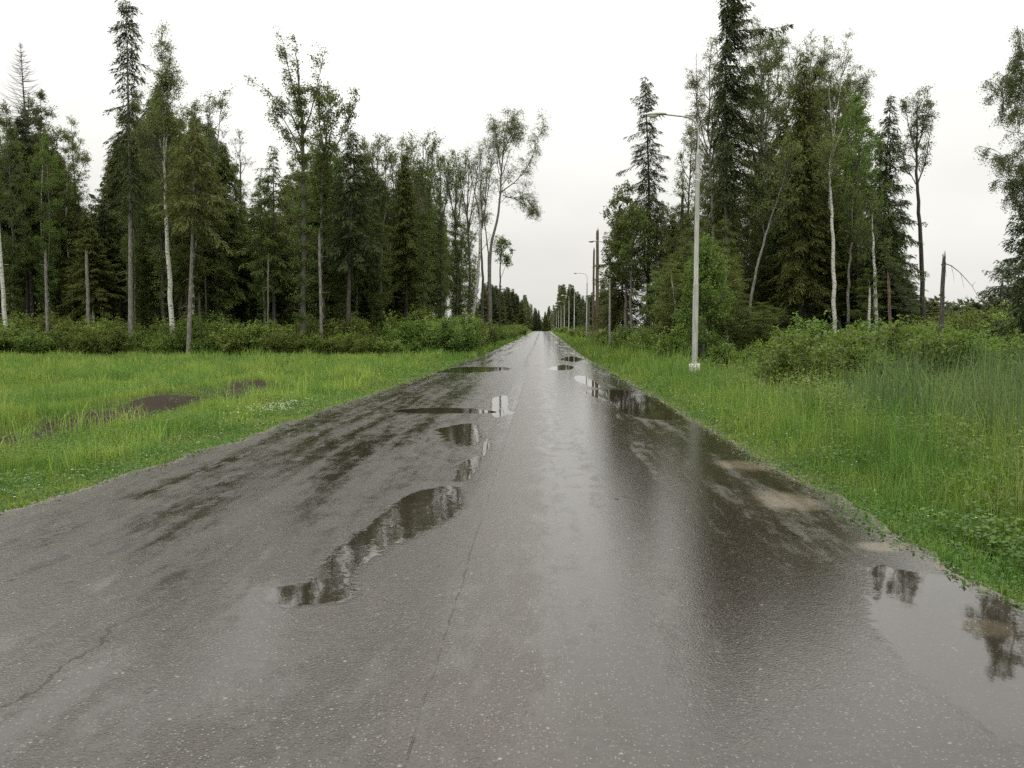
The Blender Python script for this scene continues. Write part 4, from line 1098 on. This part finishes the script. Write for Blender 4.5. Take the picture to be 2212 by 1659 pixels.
# undergrowth that reads as one mass inside the woods
def undergrowth(name, pxr, dr, n, hmax, label, seed, keep=None, leaf=.28, mat='shrub'):
    rng = np.random.default_rng(seed); b = MB()
    px = rng.uniform(*pxr, n); d = np.sqrt(rng.uniform(dr[0] ** 2, dr[1] ** 2, n))
    r0_ = ray(0, 740); r1_ = ray(2212, 740)
    k0, k1 = r0_.x / r0_.y, r1_.x / r1_.y
    x = (k0 + (k1 - k0) * px / 2212) * d
    ok = np.ones(n, bool) if keep is None else keep(x, d)
    x, d = x[ok], d[ok]; m = len(x)
    hh = hmax * (.35 + .65 * fbm(x * .35, d * .35, seed))
    z = ground_z(x, d) + hh * rng.random(m) ** 1.2
    c = np.stack([x, d, z], -1)
    dd = unit(rng.normal(0, 1, (m, 3))); w = unit(np.cross(dd, rng.normal(0, 1, (m, 3))))
    l = leaf * rng.uniform(.5, 1.3, m)
    b.leaves(c, dd, w, l, l * .5, rng.random(m))
    return tag(link(name, b.mesh(name, [M[mat]])), label, "undergrowth", kind="stuff")
undergrowth("left_wood_undergrowth", (-150, 1000), (52, 120), 60000, 2.4, "dim leafy undergrowth between the trunks of the left wood", 1, keep=lambda x, y: x < -9)
undergrowth("right_wood_undergrowth", (1340, 2300), (46, 120), 60000, 2.0, "dim leafy undergrowth between the trunks of the right wood", 2, keep=lambda x, y: x > 8)
undergrowth("left_deep_wood", (-200, 1045), (80, 150), 110000, 17, "dark depth of the left wood seen between the trunks", 11, keep=lambda x, y: x < -14 - .08 * (y - 80), leaf=.75, mat='needle')
undergrowth("right_deep_wood", (1400, 1965), (84, 140), 32000, 11, "dark depth of the right wood seen between the trunks", 12, keep=lambda x, y: x > 16, leaf=.75, mat='needle')
undergrowth("far_wood", (1045, 1330), (400, 700), 70000, 18, "solid dark mass of the far wood along the road", 13, keep=lambda x, y: (((x < -9) & (x > -60)) | ((x > 10) & (x < 70)) | (y > 640)), leaf=2.0, mat='needle')
undergrowth("low_horizon_wood", (1940, 2420), (150, 260), 40000, 9, "low dark wood along the horizon right of the clearing", 14, leaf=1.0, mat='needle')
undergrowth("far_verge_undergrowth", (1040, 1330), (110, 600), 60000, 1.7, "low bushy growth along both verges far down the road", 3, keep=lambda x, y: ((x < -5.6) & (x > -30)) | ((x > 5.2) & (x < 40)), leaf=.4)

# ------------------------------------------------------------------ grass, reeds, herbs, flowers
def blades(name, label, n, dr, pxr, hfun, mat, seed, wk=.00045, wmin=.004, lean=.35, keep=None, cat="grass", tuft=.65, vfun=None):
    rng = np.random.default_rng(seed); b = MB()
    d = np.exp(rng.uniform(math.log(dr[0]), math.log(dr[1]), n))
    px = rng.uniform(*pxr, n)
    r0_ = ray(0, 740); r1_ = ray(2212, 740)
    k0, k1 = r0_.x / r0_.y, r1_.x / r1_.y
    x = (k0 + (k1 - k0) * px / 2212) * d
    nt_ = max(1, n // 14); ti = rng.integers(0, nt_, n)      # gather blades into tufts
    use = rng.random(n) < tuft
    tx, td_ = x[:nt_], d[:nt_]; sp = .045 + .0035 * td_
    ox, oy = rng.normal(0, 1, n), rng.normal(0, 1, n)
    x = np.where(use, tx[ti] + ox * sp[ti], x); d = np.where(use, td_[ti] + oy * sp[ti], d)
    thf = rng.uniform(.45, 1.55, nt_); tv = rng.normal(0, .24, nt_)
    out = np.maximum(edge_l(d) - x, x - edge_r(d))
    h = hfun(x, d, out, rng) * np.where(use, thf[ti] * 1.08, .85)
    dv = np.where(use, tv[ti], -.08)
    ok = (out > .10 - .32 * fbm(x * 2.3, d * 1.7, 77) * (h < .16)) & (h > .01)
    if keep is not None: ok &= keep(x, d, out, rng)
    x, d, h, dv = x[ok], d[ok], h[ok], dv[ok]; m = len(x)
    z = ground_z(x, d) - .01
    a = rng.random(m) * 6.28; la = rng.normal(0, lean, m)
    ld = np.stack([np.cos(a), np.sin(a), np.zeros(m)], -1)
    wa = a + np.pi / 2 + rng.normal(0, .5, m)
    # width faces roughly across the view so that blades read at any distance
    wv = np.stack([np.cos(wa), np.sin(wa), np.zeros(m)], -1)
    w = np.maximum(wmin, wk * d) * rng.uniform(.6, 1.5, m)
    c0 = np.stack([x, d, z], -1)
    c1 = c0 + ld * (la * h * .35)[:, None] + np.array([0, 0, 1.0]) * (h * .58)[:, None]
    c2 = c0 + ld * (la * h * 1.1)[:, None] + np.array([0, 0, 1.0]) * (h * (1 - .35 * np.abs(la)))[:, None]
    hw = (w * .5)[:, None] * wv
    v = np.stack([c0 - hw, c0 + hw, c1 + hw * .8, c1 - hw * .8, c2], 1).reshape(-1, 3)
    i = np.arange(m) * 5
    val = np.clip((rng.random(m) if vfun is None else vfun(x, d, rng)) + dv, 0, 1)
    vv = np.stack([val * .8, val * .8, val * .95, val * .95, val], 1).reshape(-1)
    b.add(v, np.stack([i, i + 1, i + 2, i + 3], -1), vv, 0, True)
    b.n -= len(v)
    b.f.append(np.stack([i + 3, i + 2, i + 4, np.full(m, -1)], -1) + np.array([0, 0, 0, 0])); b.f[-1][:, :3] += b.n
    b.m.append(np.zeros(m, int)); b.sm.append(np.ones(m, bool)); b.n += len(v)
    return tag(link(name, b.mesh(name, [mat])), label, cat, kind="stuff")

def h_left(x, y, out, rng):
    t = fbm(x * .9, y * .6, 11)
    tall = np.clip((out - .5) / 1.2, 0, 1)
    h = .06 + tall * (.02 + .46 * t * t + .08 * (y > 26)) * rng.uniform(.6, 1.3, len(x))
    dm = dirt_mask(x, y)
    h = np.where((y > 9) & (y < 26) & (out < 4.4), np.minimum(h, .26), h) * np.clip(1 - .75 * dm, .15, 1)
    return np.where(dm + (rng.random(len(x)) - .5) * .6 > .42, 0, h)
vleft = lambda x, y, rng: .22 + .5 * fbm(x * .5, y * .35, 21) + .45 * (rng.random(len(x)) - .4)
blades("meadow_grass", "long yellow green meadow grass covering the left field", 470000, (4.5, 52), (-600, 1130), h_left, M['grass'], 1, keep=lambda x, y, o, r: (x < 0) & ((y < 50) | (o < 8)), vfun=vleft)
blades("left_verge_grass", "thin grass on the left verge running to the far wood", 70000, (45, 420), (930, 1160), lambda x, y, o, r: (.16 + .3 * r.random(len(x))) * (1 + .4 * (o > 2)), M['grass'], 2, keep=lambda x, y, o, r: (x < 0) & (o < 9), vfun=vleft)
blades("left_tussocks", "bright tall grass clumps bending along the left roadside", 26000, (6.5, 30), (-260, 1050), lambda x, y, o, r: .18 + .42 * fbm(x * 1.4, y * .9, 61) * r.uniform(.5, 1.3, len(x)), M['grass'], 8, wk=.0007, wmin=.007, lean=.55,
       keep=lambda x, y, o, r: (x < 0) & (o > .7) & (o < 3.2) & (fbm(x * 1.1, y * .7, 62) > .54), tuft=.95, vfun=lambda x, y, r: .45 + .6 * r.random(len(x)))
def h_right(x, y, out, rng):
    t = fbm(x * .9, y * .6, 13)
    tall = np.clip((out - .15) / 1.2, 0, 1)
    return .08 + tall * (.20 + .95 * t * t) * rng.uniform(.4, 1.35, len(x))
vright = lambda x, y, rng: .05 + .45 * fbm(x * .6, y * .4, 22) + .5 * (rng.random(len(x)) - .3)
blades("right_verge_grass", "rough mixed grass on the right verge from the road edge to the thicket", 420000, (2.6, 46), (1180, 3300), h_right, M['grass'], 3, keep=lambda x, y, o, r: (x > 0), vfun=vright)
blades("far_right_grass", "grass on the right verge beneath the far lamps", 60000, (40, 420), (1175, 1500), lambda x, y, o, r: (.2 + .4 * r.random(len(x))) * (1 + .4 * (o > 2)), M['grass'], 4, keep=lambda x, y, o, r: (x > 0) & (o < 9), vfun=vright)
blades("reeds", "stand of tall bluish green reeds in the wet ditch on the right", 42000, (9.5, 30), (1500, 2480),
       lambda x, y, o, r: .25 + 1.15 * fbm(x * .55, y * .5, 31) * r.uniform(.45, 1.2, len(x)), M['reed'], 5, wk=.0009, wmin=.009, lean=.30,
       keep=lambda x, y, o, r: (o > 2.6) & (fbm(x * .5, y * .4, 32) > .40) & (x > np.maximum(4.2, .34 * y)), cat="reeds", vfun=lambda x, y, r: r.random(len(x)) * 1.1)
def stalks(name, label, n, dr, pxr, seed, hr, keep):
    return blades(name, label, n, dr, pxr, lambda x, y, o, r: r.uniform(*hr, len(x)), M['straw'], seed, wk=.0004, wmin=.004, lean=.3, keep=keep, cat="dry grass")
stalks("dry_right_stems", "dead straw coloured stems scattered through the right verge", 1300, (6.5, 26), (1500, 2480), 6, (.3, .85), lambda x, y, o, r: (o > .9) & (x > 0) & (fbm(x * .8, y * .8, 41) > .5))
stalks("dry_left_stems", "dead straw coloured stems along the rut of the left field", 900, (8, 40), (-200, 900), 7, (.2, .45), lambda x, y, o, r: (o > 1.0) & (x < 0) & (fbm(x * .8, y * .8, 42) > .55))

def herbs(name, label, n, dr, pxr, seed, keep, hmax, leaf=.035, mat='herb'):
    rng = np.random.default_rng(seed); b = MB()
    d = np.exp(rng.uniform(math.log(dr[0]), math.log(dr[1]), n)); px = rng.uniform(*pxr, n)
    r0_ = ray(0, 740); r1_ = ray(2212, 740); k0, k1 = r0_.x / r0_.y, r1_.x / r1_.y
    x = (k0 + (k1 - k0) * px / 2212) * d
    out = np.maximum(edge_l(d) - x, x - edge_r(d))
    ok = (out > .02 - .40 * fbm(x * 2.3, d * 1.7, 77)) & keep(x, d, out); x, d, out = x[ok], d[ok], out[ok]; m = len(x)
    hh = hmax(x, d, out) * rng.random(m) ** .7
    c = np.stack([x, d, ground_z(x, d) + .01 + hh], -1)
    dd = unit(rng.normal(0, 1, (m, 3)) * [1, 1, .35] + [0, 0, .1]); w = unit(np.cross(dd, rng.normal(0, .35, (m, 3)) + [0, 0, 1.0]))
    l = np.maximum(leaf, .0022 * d) * rng.uniform(.6, 1.4, m)
    b.leaves(c, dd, w, l, l * .7, np.clip(rng.random(m) * .7 + .3 * hh / .4, 0, 1))
    return tag(link(name, b.mesh(name, [M[mat]])), label, "low plants", kind="stuff")
herbs("left_clover_edge", "low clover and plantain leaves along the left road edge", 105000, (4.5, 40), (-600, 1100), 1, lambda x, y, o: (x < 0) & (o < .45 + 1.2 * fbm(x * .7, y * .5, 51)), lambda x, y, o: .03 + .12 * np.clip(o, 0, 1))
herbs("right_clover_edge", "low clover leaves creeping over the right road edge", 130000, (2.6, 34), (1200, 3300), 2, lambda x, y, o: (x > 0) & (o < .35 + 1.0 * fbm(x * .7, y * .5, 52)), lambda x, y, o: .03 + .14 * np.clip(o, 0, 1))
herbs("right_verge_herbs", "dark green leafy herb clumps on the right verge", 190000, (3.0, 30), (1400, 3200), 3, lambda x, y, o: (x > 0) & (o > .35) & (o < 4.5) & (fbm(x * .7, y * .55, 53) > .47), lambda x, y, o: .12 + .42 * fbm(x * 1.1, y * .9, 54) * np.clip(o / 1.2, .2, 1), .045)
herbs("right_tall_weeds", "tall mixed leafy weeds and young shoots filling the right verge", 170000, (6, 34), (1480, 2800), 6, lambda x, y, o: (x > 0) & (o > 1.6) & (fbm(x * .9, y * .7, 58) > .50), lambda x, y, o: .25 + .9 * (fbm(x * .9, y * .7, 59) ** 1.3), .05, 'aspen')
herbs("left_meadow_herbs", "darker leafy weeds scattered in the left meadow", 80000, (7, 46), (-260, 1050), 4, lambda x, y, o: (x < 0) & (o > .8) & (fbm(x * .8, y * .6, 55) > .58), lambda x, y, o: .12 + .3 * fbm(x * 1.1, y * .9, 56))

def flowers(name, label, pts_fun, n, mat, seed, size=.018, h=(.12, .25)):
    rng = np.random.default_rng(seed); b = MB()
    x, y = pts_fun(rng, n)
    out = np.maximum(edge_l(y) - x, x - edge_r(y)); ok = out > .1; x, y = x[ok], y[ok]; m = len(x)
    z = ground_z(x, y) + rng.uniform(*h, m)
    s = np.maximum(size, .0011 * y) * rng.uniform(.7, 1.3, m)
    for k in range(5):
        a = k * 1.257 + rng.random(m)
        d = np.stack([np.cos(a), np.sin(a), np.full(m, .25)], -1); d = unit(d)
        w = unit(np.cross(d, np.tile([0, 0, 1.0], (m, 1))))
        b.leaves(np.stack([x, y, z], -1), d, w, s, s * .75, rng.random(m))
    return tag(link(name, b.mesh(name, [mat])), label, "flowers", kind="stuff")
def around(cx, cy_, sx, sy): return lambda rng, n: (rng.normal(cx, sx, n), rng.normal(cy_, sy, n))
x0, y0 = R2(632, 893)
x0 -= .25
flowers("white_daisies", "patch of small white daisies beside the left road edge", around(x0, y0, .38, .75), 190, M['white_petal'], 1, .017, (.16, .30))
flowers("white_clover", "white clover heads dotted along the left road edge", lambda rng, n: ((lambda y: (edge_l(y) - .15 - rng.random(n) ** 1.5 * 1.3, y))(rng.uniform(7, 18, n))), 110, M['white_petal'], 2, .012, (.05, .13))
flowers("white_verge_blossoms", "white clover heads dotted along the right verge", lambda rng, n: ((lambda y: (edge_r(y) + .2 + rng.random(n) ** 1.3 * 1.4, y))(rng.uniform(6.5, 20, n))), 110, M['white_petal'], 3, .010, (.08, .25))
flowers("yellow_buttercups", "yellow buttercups among the dark herbs on the right verge", lambda rng, n: (rng.normal(5.0, .5, n), rng.normal(8.9, .6, n)), 22, M['yellow_petal'], 4, .014, (.35, .55))
flowers("yellow_meadow_flowers", "faint yellow flowers far out in the left meadow", around(R2(610, 797)[0], R2(610, 797)[1], 1.6, 1.5), 60, M['yellow_petal'], 5, .014, (.3, .4))

# gravel lying along both road edges
def gravel():
    rng = np.random.default_rng(5); b = MB(); n = 5200
    y = np.exp(rng.uniform(math.log(3.2), math.log(30), n)); side = rng.random(n) < .5
    off = rng.normal(.05, .16, n)
    x = np.where(side, edge_l(y) - off, edge_r(y) + off)
    z = np.maximum(ground_z(x, y), np.where(off < 0, -.01, -9)) + .004
    r = rng.uniform(.004, .014, n) * (1 + .03 * y)
    o = np.array([[1, 0, 0], [0, 1, 0], [-1, 0, 0], [0, -1, 0], [0, 0, .7], [0, 0, -.5]])
    v = np.stack([x, y, z], -1)[:, None, :] + o[None] * r[:, None, None] * rng.uniform(.6, 1.3, (n, 6, 1))
    f = np.array([[0, 1, 4], [1, 2, 4], [2, 3, 4], [3, 0, 4], [1, 0, 5], [2, 1, 5], [3, 2, 5], [0, 3, 5]])
    b.add(v.reshape(-1, 3), (f[None] + (np.arange(n) * 6)[:, None, None]).reshape(-1, 3), .5, 0, False)
    tag(link("gravel", b.mesh("gravel", [plain_mat("wet_pebbles", (.16, .14, .115), .4, 0, .5)])), "loose gravel and grit scattered along both road edges", "gravel", kind="stuff")
gravel()
